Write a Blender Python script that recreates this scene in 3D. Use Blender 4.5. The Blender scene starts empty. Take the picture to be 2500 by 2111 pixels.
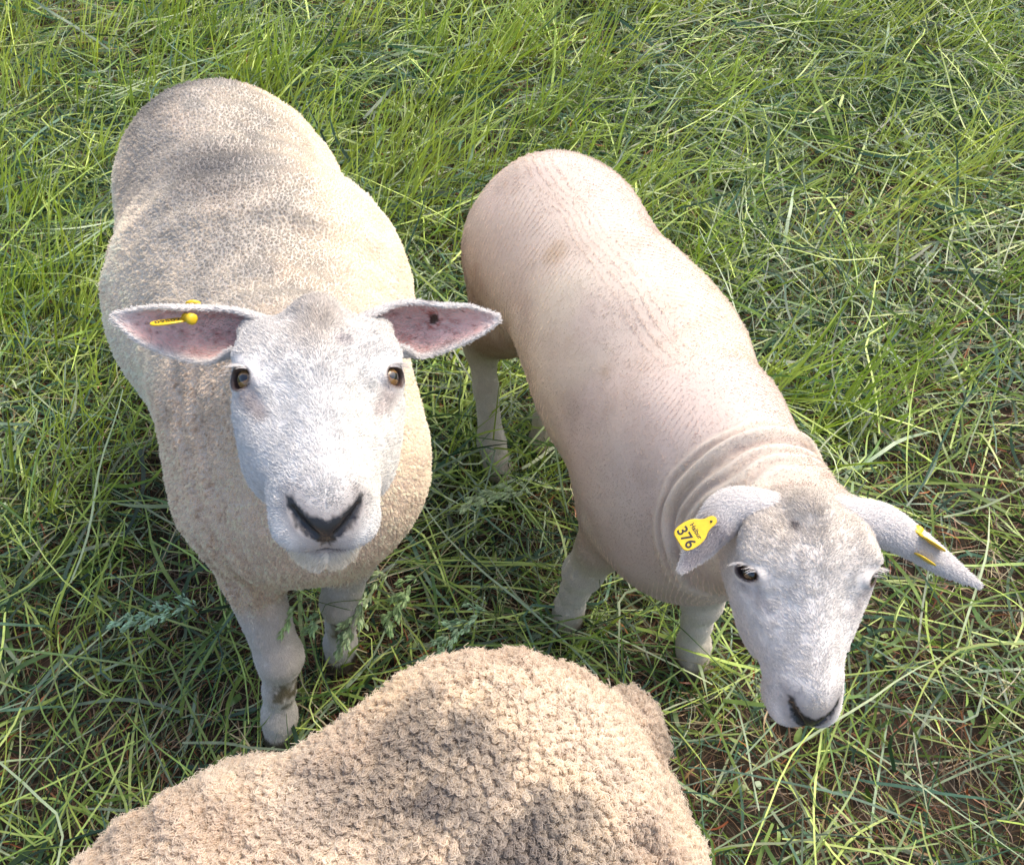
import bpy, math, os
import numpy as np
from mathutils import Vector, Matrix

# ------------------------------------------------------------------ camera, sky, sun, exposure
sc = bpy.context.scene
COL = sc.collection
FAST = os.environ.get('QK', '')          # empty in normal use

cam_d = bpy.data.cameras.new('camera')
cam = bpy.data.objects.new('camera', cam_d)
COL.objects.link(cam)
cam.location = (0, 0, 1.57)
cam.rotation_euler = (math.radians(35), 0, 0)        # looks 55 degrees below the horizon
cam_d.sensor_width = 36
cam_d.lens = 36 * 887 / 1024
cam_d.clip_start = 0.02
cam_d.clip_end = 3000
sc.camera = cam

SUN_EL, SUN_AZ = math.radians(54), math.radians(50)   # azimuth from +Y towards +X
w = bpy.data.worlds.new('World'); sc.world = w
w.use_nodes = True
nt = w.node_tree
sky = nt.nodes.new('ShaderNodeTexSky'); sky.sky_type = 'NISHITA'; sky.sun_disc = False
sky.sun_elevation = SUN_EL; sky.sun_rotation = SUN_AZ
sky.air_density = 1.0; sky.dust_density = 5.0; sky.ozone_density = .3
nt.links.new(sky.outputs[0], nt.nodes['Background'].inputs[0])
nt.nodes['Background'].inputs[1].default_value = 0.15
sd = bpy.data.lights.new('sun', 'SUN'); so = bpy.data.objects.new('sun', sd); COL.objects.link(so)
sd.energy = 1.0; sd.angle = math.radians(28); sd.color = (1.0, 0.88, 0.72)
sdir = Vector((math.cos(SUN_EL) * math.sin(SUN_AZ), math.cos(SUN_EL) * math.cos(SUN_AZ), math.sin(SUN_EL)))
so.rotation_euler = sdir.to_track_quat('Z', 'Y').to_euler()
sc.view_settings.view_transform = 'Standard'; sc.view_settings.look = 'None'
sc.view_settings.exposure = 1.13; sc.view_settings.gamma = 1
sc.cycles.max_bounces = 8; sc.cycles.diffuse_bounces = 5

rng = np.random.default_rng(7)

# ------------------------------------------------------------------ numpy helpers
def V(*a): return np.array(a, dtype=np.float32)
def unit(v): return v / np.maximum(np.linalg.norm(v, axis=-1, keepdims=True), 1e-9)
def sstep(a, b, x):
    t = np.clip((x - a) / (b - a), 0, 1); return t * t * (3 - 2 * t)
def hash3(i):
    i = i.astype(np.int64)
    h = (i[..., 0] * 374761393 + i[..., 1] * 668265263 + i[..., 2] * 2147483647 + 1274126177) & 0xFFFFFFFF
    h = ((h ^ (h >> 13)) * 1274126177) & 0xFFFFFFFF
    h = ((h ^ (h >> 15)) * 2246822519) & 0xFFFFFFFF
    return ((h ^ (h >> 16)) & 0xFFFFFF) / float(0xFFFFFF)
def noise(p, s=1.0, o=0):
    q = np.asarray(p, dtype=np.float64) * s + o * 17.31
    i = np.floor(q); f = q - i; f = f * f * (3 - 2 * f); r = 0
    for dx in (0, 1):
        for dy in (0, 1):
            for dz in (0, 1):
                wgt = (f[..., 0] if dx else 1 - f[..., 0]) * (f[..., 1] if dy else 1 - f[..., 1]) * (f[..., 2] if dz else 1 - f[..., 2])
                r = r + wgt * hash3(i + np.array([dx, dy, dz]))
    return r
def fbm(p, s=1.0, n=3, o=0):
    r = 0; a = 1; t = 0
    for k in range(n):
        r = r + a * noise(p, s * 2 ** k, o + k); t += a; a *= .55
    return r / t
def mixc(a, b, f): return a * (1 - f[..., None]) + np.asarray(b) * f[..., None]
def worley(p, s, o=0):
    """distance to the nearest and second nearest jittered cell point, and that point"""
    q = np.asarray(p, dtype=np.float64) * s; i = np.floor(q)
    d1 = np.full(q.shape[:-1], 9.); d2 = d1.copy(); c = np.zeros_like(q)
    for dx in (-1, 0, 1):
        for dy in (-1, 0, 1):
            for dz in (-1, 0, 1):
                j = i + np.array([dx, dy, dz])
                pt = j + np.stack([hash3(j + o * 31), hash3(j + 101 + o), hash3(j + 211 + o)], -1)
                d = np.linalg.norm(q - pt, axis=-1); n = d < d1
                d2 = np.where(n, d1, np.minimum(d2, d)); d1 = np.where(n, d, d1)
                c = np.where(n[..., None], pt, c)
    return d1 / s, d2 / s, c / s

# ------------------------------------------------------------------ signed distance sculpting
def smin(a, b, k):
    h = np.clip(.5 + .5 * (b - a) / k, 0, 1); return b * (1 - h) + a * h - k * h * (1 - h)
def smax(a, b, k): return -smin(-a, -b, k)
def ell(p, c, r, R=None):
    q = p - np.asarray(c, np.float32)
    if R is not None: q = q @ np.asarray(R, np.float32)
    r = np.asarray(r, np.float32)
    k0 = np.linalg.norm(q / r, axis=-1); k1 = np.linalg.norm(q / (r * r), axis=-1)
    return k0 * (k0 - 1) / np.maximum(k1, 1e-6)
def cap(p, a, b, r1, r2):
    a = np.asarray(a, np.float32); b = np.asarray(b, np.float32); ba = b - a
    h = np.clip(((p - a) @ ba) / float(ba @ ba), 0, 1)
    return np.linalg.norm(p - a - h[..., None] * ba, axis=-1) - (r1 + (r2 - r1) * h)
def rotz(a):
    c, s = math.cos(a), math.sin(a); return np.array([[c, -s, 0], [s, c, 0], [0, 0, 1.]])
def axes_from(y, z):
    """columns X,Y,Z: Y along y, Z as near z as possible"""
    y = unit(np.asarray(y, float)); z = np.asarray(z, float); z = unit(z - (z @ y) * y); x = np.cross(y, z)
    return np.stack([x, y, z], 1)

def axis_grid(lo, hi, flo, fhi, coarse, fine):
    out = [lo]
    while out[-1] < hi:
        x = out[-1]; d = max(flo - x, x - fhi, 0)
        out.append(x + min(coarse, fine + d * .25))
    return np.array(out, np.float32)

def surface_nets(f, xs, ys, zs, B=8):
    nx, ny, nz = len(xs), len(ys), len(zs)
    val = np.ones((nx, ny, nz), np.float32)
    bx, by, bz = [range(0, n, B) for n in (nx, ny, nz)]
    cen = []; blk = []; rad = []
    for i in bx:
        for j in by:
            for k in bz:
                i2, j2, k2 = min(i + B, nx - 1), min(j + B, ny - 1), min(k + B, nz - 1)
                a = np.array([xs[i], ys[j], zs[k]]); b = np.array([xs[i2], ys[j2], zs[k2]])
                cen.append((a + b) / 2); rad.append(np.linalg.norm(b - a) / 2); blk.append((i, j, k))
    cen = np.array(cen, np.float32); rad = np.array(rad); d = f(cen)
    act = np.abs(d) < rad * 1.6 + .02
    for q, (i, j, k) in enumerate(blk):
        s = (slice(i, min(i + B, nx)), slice(j, min(j + B, ny)), slice(k, min(k + B, nz)))
        if not act[q]: val[s] = np.sign(d[q])
    ids = np.nonzero(act)[0]
    for c0 in range(0, len(ids), 400):
        pts = []; sl = []
        for q in ids[c0:c0 + 400]:
            i, j, k = blk[q]
            s = (slice(i, min(i + B, nx)), slice(j, min(j + B, ny)), slice(k, min(k + B, nz)))
            g = np.stack(np.meshgrid(xs[s[0]], ys[s[1]], zs[s[2]], indexing='ij'), -1)
            sl.append((s, g.shape[:3])); pts.append(g.reshape(-1, 3))
        r = f(np.concatenate(pts)); o = 0
        for s, sh in sl:
            n = sh[0] * sh[1] * sh[2]; val[s] = r[o:o + n].reshape(sh); o += n
    ins = val < 0
    cnt = np.zeros((nx - 1, ny - 1, nz - 1), np.int8)
    for a in (0, 1):
        for b in (0, 1):
            for c in (0, 1):
                cnt += ins[a:nx - 1 + a, b:ny - 1 + b, c:nz - 1 + c]
    ci = np.stack(np.nonzero((cnt > 0) & (cnt < 8)), -1)
    idx = np.full(cnt.shape, -1, np.int32); idx[tuple(ci.T)] = np.arange(len(ci))
    acc = np.zeros((len(ci), 3)); num = np.zeros(len(ci))
    X = [xs, ys, zs]
    cor = [(a, b, c) for a in (0, 1) for b in (0, 1) for c in (0, 1)]
    for p in cor:
        for ax in range(3):
            if p[ax]: continue
            q = list(p); q[ax] = 1
            A = ci + p; Bc = ci + q
            va = val[tuple(A.T)]; vb = val[tuple(Bc.T)]
            m = (va < 0) != (vb < 0)
            t = np.where(m, va / np.where(m, va - vb, 1), 0)
            PA = np.stack([X[d][A[:, d]] for d in range(3)], -1); PB = np.stack([X[d][Bc[:, d]] for d in range(3)], -1)
            acc += np.where(m[:, None], PA + (PB - PA) * t[:, None], 0); num += m
    v = (acc / num[:, None]).astype(np.float32)
    faces = []
    for ax in range(3):
        s1 = [slice(1, n - 1) for n in (nx, ny, nz)]; s2 = list(s1)
        s1[ax] = slice(0, (nx, ny, nz)[ax] - 1); s2[ax] = slice(1, (nx, ny, nz)[ax])
        a = ins[tuple(s1)]; b = ins[tuple(s2)]
        e = np.stack(np.nonzero(a != b), -1); flip = ~a[tuple(e.T)]
        off = np.array([1, 1, 1]); off[ax] = 0; e = e + off
        u, w_ = [(1, 2), (2, 0), (0, 1)][ax]
        def cell(du, dw):
            q = e.copy(); q[:, u] -= du; q[:, w_] -= dw; return idx[tuple(q.T)]
        F = np.stack([cell(1, 1), cell(0, 1), cell(0, 0), cell(1, 0)], -1)
        F[flip] = F[flip][:, ::-1]; faces.append(F)
    F = np.concatenate(faces)
    for _ in range(2):                                # settle the vertices on the surface
        e = 5e-4; d0 = f(v)
        g = np.stack([f(v + np.eye(3, dtype=np.float32)[k] * e) - d0 for k in range(3)], -1) / e
        gl = np.maximum((g * g).sum(-1), .1)
        v = v - (np.clip(d0 / gl, -.002, .002))[:, None] * g
    return v, F, unit(g)

# ------------------------------------------------------------------ blender object helpers
def tag(o, label=None, cat=None, group=None, kind=None):
    if label: o['label'] = label
    if cat: o['category'] = cat
    if group: o['group'] = group
    if kind: o['kind'] = kind
    return o
def mesh_obj(name, v, faces, mat, parent=None, col=None, smooth=True):
    """faces: (n,4) or (n,3) array, or a list of such arrays"""
    if not isinstance(faces, list): faces = [faces]
    faces = [np.asarray(f, np.int32) for f in faces if len(f)]
    me = bpy.data.meshes.new(name); v = np.asarray(v, np.float32)
    me.vertices.add(len(v)); me.vertices.foreach_set('co', v.ravel())
    tot = np.concatenate([np.full(len(f), f.shape[1], np.int32) for f in faces])
    me.loops.add(int(tot.sum())); me.loops.foreach_set('vertex_index', np.concatenate([f.ravel() for f in faces]))
    me.polygons.add(len(tot)); me.polygons.foreach_set('loop_start', np.concatenate([[0], np.cumsum(tot)[:-1]]).astype(np.int32))
    me.update(calc_edges=True)
    me.polygons.foreach_set('use_smooth', np.full(len(tot), smooth))
    if col is not None:
        a = me.color_attributes.new('col', 'FLOAT_COLOR', 'POINT')
        c = np.ones((len(v), 4), np.float32); c[:, :3] = col; a.data.foreach_set('color', c.ravel())
    me.materials.append(mat); me.validate(); me.update()
    o = bpy.data.objects.new(name, me); COL.objects.link(o)
    if parent: o.parent = parent
    return o
def hair_obj(name, P, rad, col, mat, parent):
    """P (n,k,3) strand points, rad (n,k), col (n,3)"""
    n, k = P.shape[:2]
    hc = bpy.data.hair_curves.new(name); hc.add_curves([k] * n)
    hc.attributes['position'].data.foreach_set('vector', P.astype(np.float32).ravel())
    r = hc.attributes.get('radius') or hc.attributes.new('radius', 'FLOAT', 'POINT')
    r.data.foreach_set('value', rad.astype(np.float32).ravel())
    a = hc.attributes.new('col', 'FLOAT_COLOR', 'CURVE')
    c = np.ones((n, 4), np.float32); c[:, :3] = col; a.data.foreach_set('color', c.ravel())
    hc.materials.append(mat)
    o = bpy.data.objects.new(name, hc); COL.objects.link(o); o.parent = parent
    return o

# ------------------------------------------------------------------ materials
def new_mat(name):
    m = bpy.data.materials.new(name); m.use_nodes = True
    return m, m.node_tree, m.node_tree.nodes['Principled BSDF']
def attr(nt, name='col'):
    a = nt.nodes.new('ShaderNodeAttribute'); a.attribute_name = name; return a
def skin_mat(name, bump_scale=900, bump=.25, rough=.75):
    m, nt, b = new_mat(name)
    a = attr(nt); tc = nt.nodes.new('ShaderNodeTexCoord')
    n = nt.nodes.new('ShaderNodeTexNoise'); n.inputs['Scale'].default_value = bump_scale; n.inputs['Detail'].default_value = 3
    nt.links.new(tc.outputs['Object'], n.inputs['Vector'])
    mp = nt.nodes.new('ShaderNodeMapRange'); mp.inputs[3].default_value = .8; mp.inputs[4].default_value = 1.12
    nt.links.new(n.outputs[0], mp.inputs[0])
    mx = nt.nodes.new('ShaderNodeMix'); mx.data_type = 'RGBA'; mx.blend_type = 'MULTIPLY'; mx.inputs[0].default_value = 1
    nt.links.new(a.outputs['Color'], mx.inputs[6]); nt.links.new(mp.outputs[0], mx.inputs[7])
    nt.links.new(mx.outputs[2], b.inputs['Base Color'])
    bp = nt.nodes.new('ShaderNodeBump'); bp.inputs['Strength'].default_value = bump; bp.inputs['Distance'].default_value = .002
    nt.links.new(n.outputs[0], bp.inputs['Height']); nt.links.new(bp.outputs[0], b.inputs['Normal'])
    ln = nt.nodes.new('ShaderNodeMapRange'); sep = nt.nodes.new('ShaderNodeSeparateColor')
    nt.links.new(a.outputs['Color'], sep.inputs[0]); nt.links.new(sep.outputs[0], ln.inputs[0])
    ln.inputs[1].default_value = .02; ln.inputs[2].default_value = .12; ln.inputs[3].default_value = .22; ln.inputs[4].default_value = rough
    nt.links.new(ln.outputs[0], b.inputs['Roughness'])      # the wet black nose leather is glossy
    b.inputs['Subsurface Weight'].default_value = .12; b.inputs['Subsurface Radius'].default_value = (.006, .003, .002)
    b.inputs['Subsurface Scale'].default_value = .5
    return m
def hair_mat(name, trans=.25):
    m, nt, b = new_mat(name); nt.nodes.remove(b)
    a = attr(nt); d = nt.nodes.new('ShaderNodeBsdfDiffuse'); t = nt.nodes.new('ShaderNodeBsdfTranslucent')
    g = nt.nodes.new('ShaderNodeBsdfGlossy'); g.inputs['Roughness'].default_value = .45
    hi = nt.nodes.new('ShaderNodeHairInfo')
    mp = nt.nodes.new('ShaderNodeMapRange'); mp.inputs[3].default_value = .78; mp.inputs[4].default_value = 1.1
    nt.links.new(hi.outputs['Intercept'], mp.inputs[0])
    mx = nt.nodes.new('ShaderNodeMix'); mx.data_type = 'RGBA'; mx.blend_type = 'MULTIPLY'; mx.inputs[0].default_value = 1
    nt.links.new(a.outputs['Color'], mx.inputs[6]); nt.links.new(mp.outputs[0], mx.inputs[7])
    nt.links.new(mx.outputs[2], d.inputs['Color']); nt.links.new(mx.outputs[2], t.inputs['Color'])
    m1 = nt.nodes.new('ShaderNodeMixShader'); m1.inputs[0].default_value = trans
    nt.links.new(d.outputs[0], m1.inputs[1]); nt.links.new(t.outputs[0], m1.inputs[2])
    m2 = nt.nodes.new('ShaderNodeMixShader'); m2.inputs[0].default_value = .04
    nt.links.new(m1.outputs[0], m2.inputs[1]); nt.links.new(g.outputs[0], m2.inputs[2])
    nt.links.new(m2.outputs[0], nt.nodes['Material Output'].inputs[0])
    return m
def plain(name, rgb, rough=.5, coat=0, noise_amt=.15, scale=60):
    m, nt, b = new_mat(name)
    tc = nt.nodes.new('ShaderNodeTexCoord'); n = nt.nodes.new('ShaderNodeTexNoise'); n.inputs['Scale'].default_value = scale
    nt.links.new(tc.outputs['Object'], n.inputs['Vector'])
    mx = nt.nodes.new('ShaderNodeMix'); mx.data_type = 'RGBA'
    mx.inputs[6].default_value = (*[c * (1 - noise_amt) for c in rgb], 1); mx.inputs[7].default_value = (*[min(1, c * (1 + noise_amt)) for c in rgb], 1)
    nt.links.new(n.outputs[0], mx.inputs[0]); nt.links.new(mx.outputs[2], b.inputs['Base Color'])
    b.inputs['Roughness'].default_value = rough; b.inputs['Coat Weight'].default_value = coat
    return m
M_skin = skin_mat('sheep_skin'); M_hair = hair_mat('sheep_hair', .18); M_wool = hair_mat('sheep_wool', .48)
M_tag = plain('yellow_tag_plastic', (.66, .46, .015), .42, .1, .22, 160)
M_ink = plain('black_tag_ink', (.02, .02, .02), .6, 0, .2, 90)
def eye_mat(dark=1.0):
    m, nt, b = new_mat('sheep_eye')
    tc = nt.nodes.new('ShaderNodeTexCoord'); sp = nt.nodes.new('ShaderNodeSeparateXYZ')
    nt.links.new(tc.outputs['Object'], sp.inputs[0])
    # local Z looks out of the eye, local X runs along the slot of the pupil
    def math_(op, a, b_=None, c=None):
        n = nt.nodes.new('ShaderNodeMath'); n.operation = op
        for i, x in enumerate((a, b_, c)):
            if x is None: continue
            if isinstance(x, (int, float)): n.inputs[i].default_value = x
            else: nt.links.new(x, n.inputs[i])
        return n.outputs[0]
    x, y = sp.outputs[0], sp.outputs[1]
    rr = math_('SQRT', math_('ADD', math_('MULTIPLY', x, x), math_('MULTIPLY', y, y)))
    iris = math_('LESS_THAN', rr, .0105)
    ring = math_('GREATER_THAN', rr, .0094)
    pup = math_('LESS_THAN', math_('ADD', math_('POWER', math_('DIVIDE', math_('ABSOLUTE', x), .0085), 3.), math_('POWER', math_('DIVIDE', math_('ABSOLUTE', y), .0034), 3.)), 1.)
    ns = nt.nodes.new('ShaderNodeTexNoise'); ns.inputs['Scale'].default_value = 500; nt.links.new(tc.outputs['Object'], ns.inputs['Vector'])
    def mix(f, A, B):
        n = nt.nodes.new('ShaderNodeMix'); n.data_type = 'RGBA'
        nt.links.new(f, n.inputs[0])
        for i, q in ((6, A), (7, B)):
            if isinstance(q, tuple): n.inputs[i].default_value = (*q, 1)
            else: nt.links.new(q, n.inputs[i])
        return n.outputs[2]
    ic = mix(ns.outputs[0], tuple(c * dark for c in (.16, .07, .02)), tuple(c * dark for c in (.52, .30, .11)))
    ic = mix(ring, ic, (.03, .015, .01))
    c = mix(iris, (.10, .045, .03), ic)
    c = mix(pup, c, (.004, .005, .008))
    nt.links.new(c, b.inputs['Base Color'])
    b.inputs['Roughness'].default_value = .12; b.inputs['Coat Weight'].default_value = 1; b.inputs['Coat Roughness'].default_value = .02
    return m
M_eye = eye_mat(.62); M_eye_dark = eye_mat(.22)

# ------------------------------------------------------------------ the sheep's head, in its own frame
# X to the picture's left, Y down the face to the nose, Z out of the face; the origin lies between the eyes
EYE = V(.0675, .002, -.0105)
EO = unit(V(.80, .25, .56))                      # where the eye looks
def head_sdf(p, fat=1.0, eh=.0122):
    ap = p * 1.0; ap[:, 0] = np.abs(ap[:, 0])
    d = ell(p, (0, -.034, -.034), (.066, .052, .050))
    d = smin(d, ell(ap, (.050, -.028, -.012), (.030, .036, .024)), .022)
    d = smin(d, ell(ap, (.0, -.068, -.004), (.026, .024, .026)), .020)
    d = smin(d, cap(ap, (0, .0, -.030), (0, .118, -.020), .046, .035), .035)
    d = smin(d, cap(ap, (.057, .020, -.034), (.034, .085, -.030), .020, .016), .028)
    d = smin(d, ell(ap, (.042, .030, -.070), (.038 * fat, .074, .052)), .030)
    d = smin(d, ell(ap, (0, .126, -.036), (.0485, .042, .042)), .024)
    d = smin(d, ell(ap, (0, .136, -.020), (.034, .033, .024)), .016)
    d = smin(d, ell(ap, (.022, .150, -.032), (.026, .024, .019)), .012)
    d = smin(d, ell(p, (0, .137, -.074), (.036, .036, .037)), .012)
    d = smin(d, cap(ap, (.036, -.056, -.034), (.062, -.072, -.034), .022, .0165), .020)   # root of the ear
    # mouth: a curved slit between the lips
    zm = -.0465 + .18 * ap[:, 0] ** 1.3
    mo = np.abs(p[:, 2] - zm) - .0012
    mo = np.maximum(mo, .140 - p[:, 1]); mo = np.maximum(mo, ap[:, 0] - .032)
    d = smax(d, -mo, .005)
    # philtrum under the nose
    d = smax(d, -cap(p, (0, .1725, -.020), (0, .1750, -.046), .0022, .0022), .004)
    # nostrils: a comma from the middle up and out
    d = smax(d, -cap(ap, (.009, .169, -.014), (.021, .162, -.007), .0026, .0044), .004)
    d = smax(d, -cap(ap, (.021, .162, -.007), (.0285, .149, -.003), .0036, .0022), .005)
    d = smin(d, ell(ap, EYE - EO * .020, (.0245, .0245, .0245)), .018)
    # eye socket with lids standing round it
    er, ax = eye_r(ap, eh)
    lid = np.sqrt(((er - 1) * .0130) ** 2 + (ax - .0050) ** 2) - .0032
    d = smin(d, lid, .008)
    d = smax(d, -np.maximum((er - .88) * .0130, -ax), .003)
    # tear line below the eye
    d = smax(d, -cap(ap, EYE + V(.000, .020, .010), (.052, .052, .000), .0030, .0015), .010)
    # brow over the eye
    d = smin(d, cap(ap, (.050, -.034, -.001), (.072, -.016, .000), .009, .007), .014)
    return d
def eye_r(ap, eh=.0122):
    q = ap - EYE; ax = q @ EO; up_ = V(0, -1, .35); up_ = unit(up_ - (up_ @ EO) * EO); side = np.cross(EO, up_)
    return np.sqrt(((q @ up_) / eh) ** 2 + ((q @ side) / .0150) ** 2), ax

def head_frame(center, camv, down, alpha, roll=0, yaw=0):
    c = unit(camv - center); d = unit(down - (down @ c) * c)
    Y = math.cos(alpha) * d + math.sin(alpha) * c; Z = -math.sin(alpha) * d + math.cos(alpha) * c
    X = np.cross(Y, Z)
    Rl = np.stack([X, Y, Z], 1)
    if yaw:
        cy, sy = math.cos(yaw), math.sin(yaw); Rl = Rl @ np.array([[cy, 0, sy], [0, 1, 0], [-sy, 0, cy]])
    if roll:
        cr, sr = math.cos(roll), math.sin(roll); Rl = Rl @ np.array([[cr, -sr, 0], [sr, cr, 0], [0, 0, 1]])
    return Rl

def catmull(K, t):
    """K (n,m) keys spread evenly over 0..1"""
    K = np.asarray(K, float); n = len(K) - 1; x = np.clip(t, 0, 1) * n; i = np.minimum(x.astype(int), n - 1); f = (x - i)[:, None]
    P = lambda j: K[np.clip(j, 0, n)]
    a, b, c, d = P(i - 1), P(i), P(i + 1), P(i + 2)
    return .5 * (2 * b + (c - a) * f + (2 * a - 5 * b + 4 * c - d) * f ** 2 + (3 * b - a - 3 * c + d) * f ** 3)

def ear_mesh(keys, n=48, m=37, th=.0042):
    """keys: rows cx,cy,cz, wx,wy,wz (half width towards the lower rim), nx,ny,nz (where the cup opens), w, fold (radians)"""
    t = np.linspace(0, 1, n); K = catmull(keys, t)
    c, s_, o, wd, fo = K[:, :3], unit(K[:, 3:6]), K[:, 6:9], K[:, 9], K[:, 10]
    tan = unit(np.gradient(c, axis=0)); s_ = unit(s_ - (s_ * tan).sum(-1, keepdims=True) * tan)
    nn = np.cross(tan, s_); nn = nn * np.sign((nn * o).sum(-1, keepdims=True))
    a = np.linspace(-1, 1, m)[None, :] * fo[:, None]
    R = (wd / np.maximum(np.minimum(fo, 1.5), .2) ** .9)[:, None]
    R = wd[:, None] / np.sin(np.clip(fo, .2, math.pi / 2))[:, None]
    off = R[..., None] * (np.sin(a)[..., None] * s_[:, None] - (np.cos(a) - np.cos(fo)[:, None] * 0 - 0)[..., None] * nn[:, None])
    off = off + (R * np.cos(np.minimum(fo, 1.57))[:, None])[..., None] * nn[:, None]
    mid = c[:, None] + off
    dirr = np.sin(a)[..., None] * s_[:, None] - np.cos(a)[..., None] * nn[:, None]
    e = 1 - .75 * np.abs(np.linspace(-1, 1, m))[None, :, None] ** 4
    tt = th * (1 - .55 * t[:, None, None]) * e
    inn = mid - dirr * tt / 2; out = mid + dirr * tt / 2
    v = np.concatenate([out.reshape(-1, 3), inn.reshape(-1, 3)])
    I = np.arange(n * m).reshape(n, m); J = I + n * m
    f = [np.stack([I[:-1, :-1], I[:-1, 1:], I[1:, 1:], I[1:, :-1]], -1).reshape(-1, 4),
         np.stack([J[:-1, :-1], J[1:, :-1], J[1:, 1:], J[:-1, 1:]], -1).reshape(-1, 4),
         np.stack([I[:-1, 0], I[1:, 0], J[1:, 0], J[:-1, 0]], -1), np.stack([I[:-1, -1], J[:-1, -1], J[1:, -1], I[1:, -1]], -1),
         np.stack([I[-1, :-1], I[-1, 1:], J[-1, 1:], J[-1, :-1]], -1)]
    nrm = np.concatenate([dirr.reshape(-1, 3), -dirr.reshape(-1, 3)])
    inner = np.concatenate([np.zeros(n * m), np.ones(n * m)])
    tv = np.concatenate([np.repeat(t, m)] * 2); av = np.concatenate([np.tile(np.linspace(-1, 1, m), n)] * 2)
    tanv = np.concatenate([np.repeat(tan, m, 0)] * 2)
    return dict(v=v, f=np.concatenate(f), n=nrm, inner=inner, t=tv, a=av, tan=tanv, mid=mid, c=c, frame=(tan, s_, nn))

# ------------------------------------------------------------------ one sheep
def body_sdf(prims, p):
    d = None
    for q in prims:
        if q[0] == 'e': e = ell(p, q[1], q[2], rotz(q[4]) if len(q) > 4 else None); k = q[3]
        else: e = cap(p, q[1], q[2], q[3], q[4]); k = q[5]
        d = e if d is None else smin(d, e, k)
    return d
def sample(v, n, F, dens, attrs):
    """random points on quads F with density dens (per vertex, strands per square metre)"""
    T = np.concatenate([F[:, [0, 1, 2]], F[:, [0, 2, 3]]])
    A = np.linalg.norm(np.cross(v[T[:, 1]] - v[T[:, 0]], v[T[:, 2]] - v[T[:, 0]]), axis=1) / 2
    m = A * dens[T].mean(1); c = np.floor(m + rng.random(len(m))).astype(int)
    T = np.repeat(T, c, 0); r = rng.random((len(T), 2)); s = r.sum(1) > 1; r[s] = 1 - r[s]
    b = np.stack([1 - r.sum(1), r[:, 0], r[:, 1]], 1)
    f = lambda x: (x[T] * (b[..., None] if x.ndim == 2 else b)).sum(1)
    return f(v), unit(f(n)), [f(a) for a in attrs]

def nose_mask(L):
    """how much a point in the head's frame belongs to the black nose leather, and how much to the grey fur round it"""
    ax = np.abs(L[:, 0]); q = np.stack([ax, L[:, 1], L[:, 2]], 1)
    d1 = np.minimum(cap(q, (.008, .169, -.013), (.021, .162, -.006), .0045, .0050), cap(q, (.021, .162, -.006), (.0300, .147, .000), .0040, .0026))
    tri = np.maximum(np.maximum(L[:, 2] - (-.003 + .16 * ax), (-.0250 + .78 * ax) - L[:, 2]), .140 - L[:, 1])
    ph = cap(q, (0, .174, -.018), (0, .177, -.046), .0030, .0016)
    d = np.minimum(np.minimum(d1, tri), ph) + (fbm(L, 300, 2) - .5) * .004
    core = 1 - sstep(.001, .0035, d); halo = 1 - sstep(.0, .021, d)
    mo = np.abs(L[:, 2] - (-.0465 + .18 * ax ** 1.3)); mo = np.maximum(mo, np.maximum(.136 - L[:, 1], ax - .031))
    return core, halo, 1 - sstep(.001, .010, mo), 1 - sstep(.0015, .0045, mo)
def eye_mask(L, eh=.0122):
    ap = L * 1.0; ap[:, 0] = np.abs(ap[:, 0]); er, ax = eye_r(ap, eh); er = np.where(ax > -.01, er, 9)
    q = np.stack([ap[:, 0], L[:, 1], 0 * L[:, 1]], 1); tear = np.where(L[:, 2] > -.045, cap(q, (.069, .018, 0), (.054, .046, 0), .004, .0015), 1)
    return er, 1 - sstep(.0, .010, tear)

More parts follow.
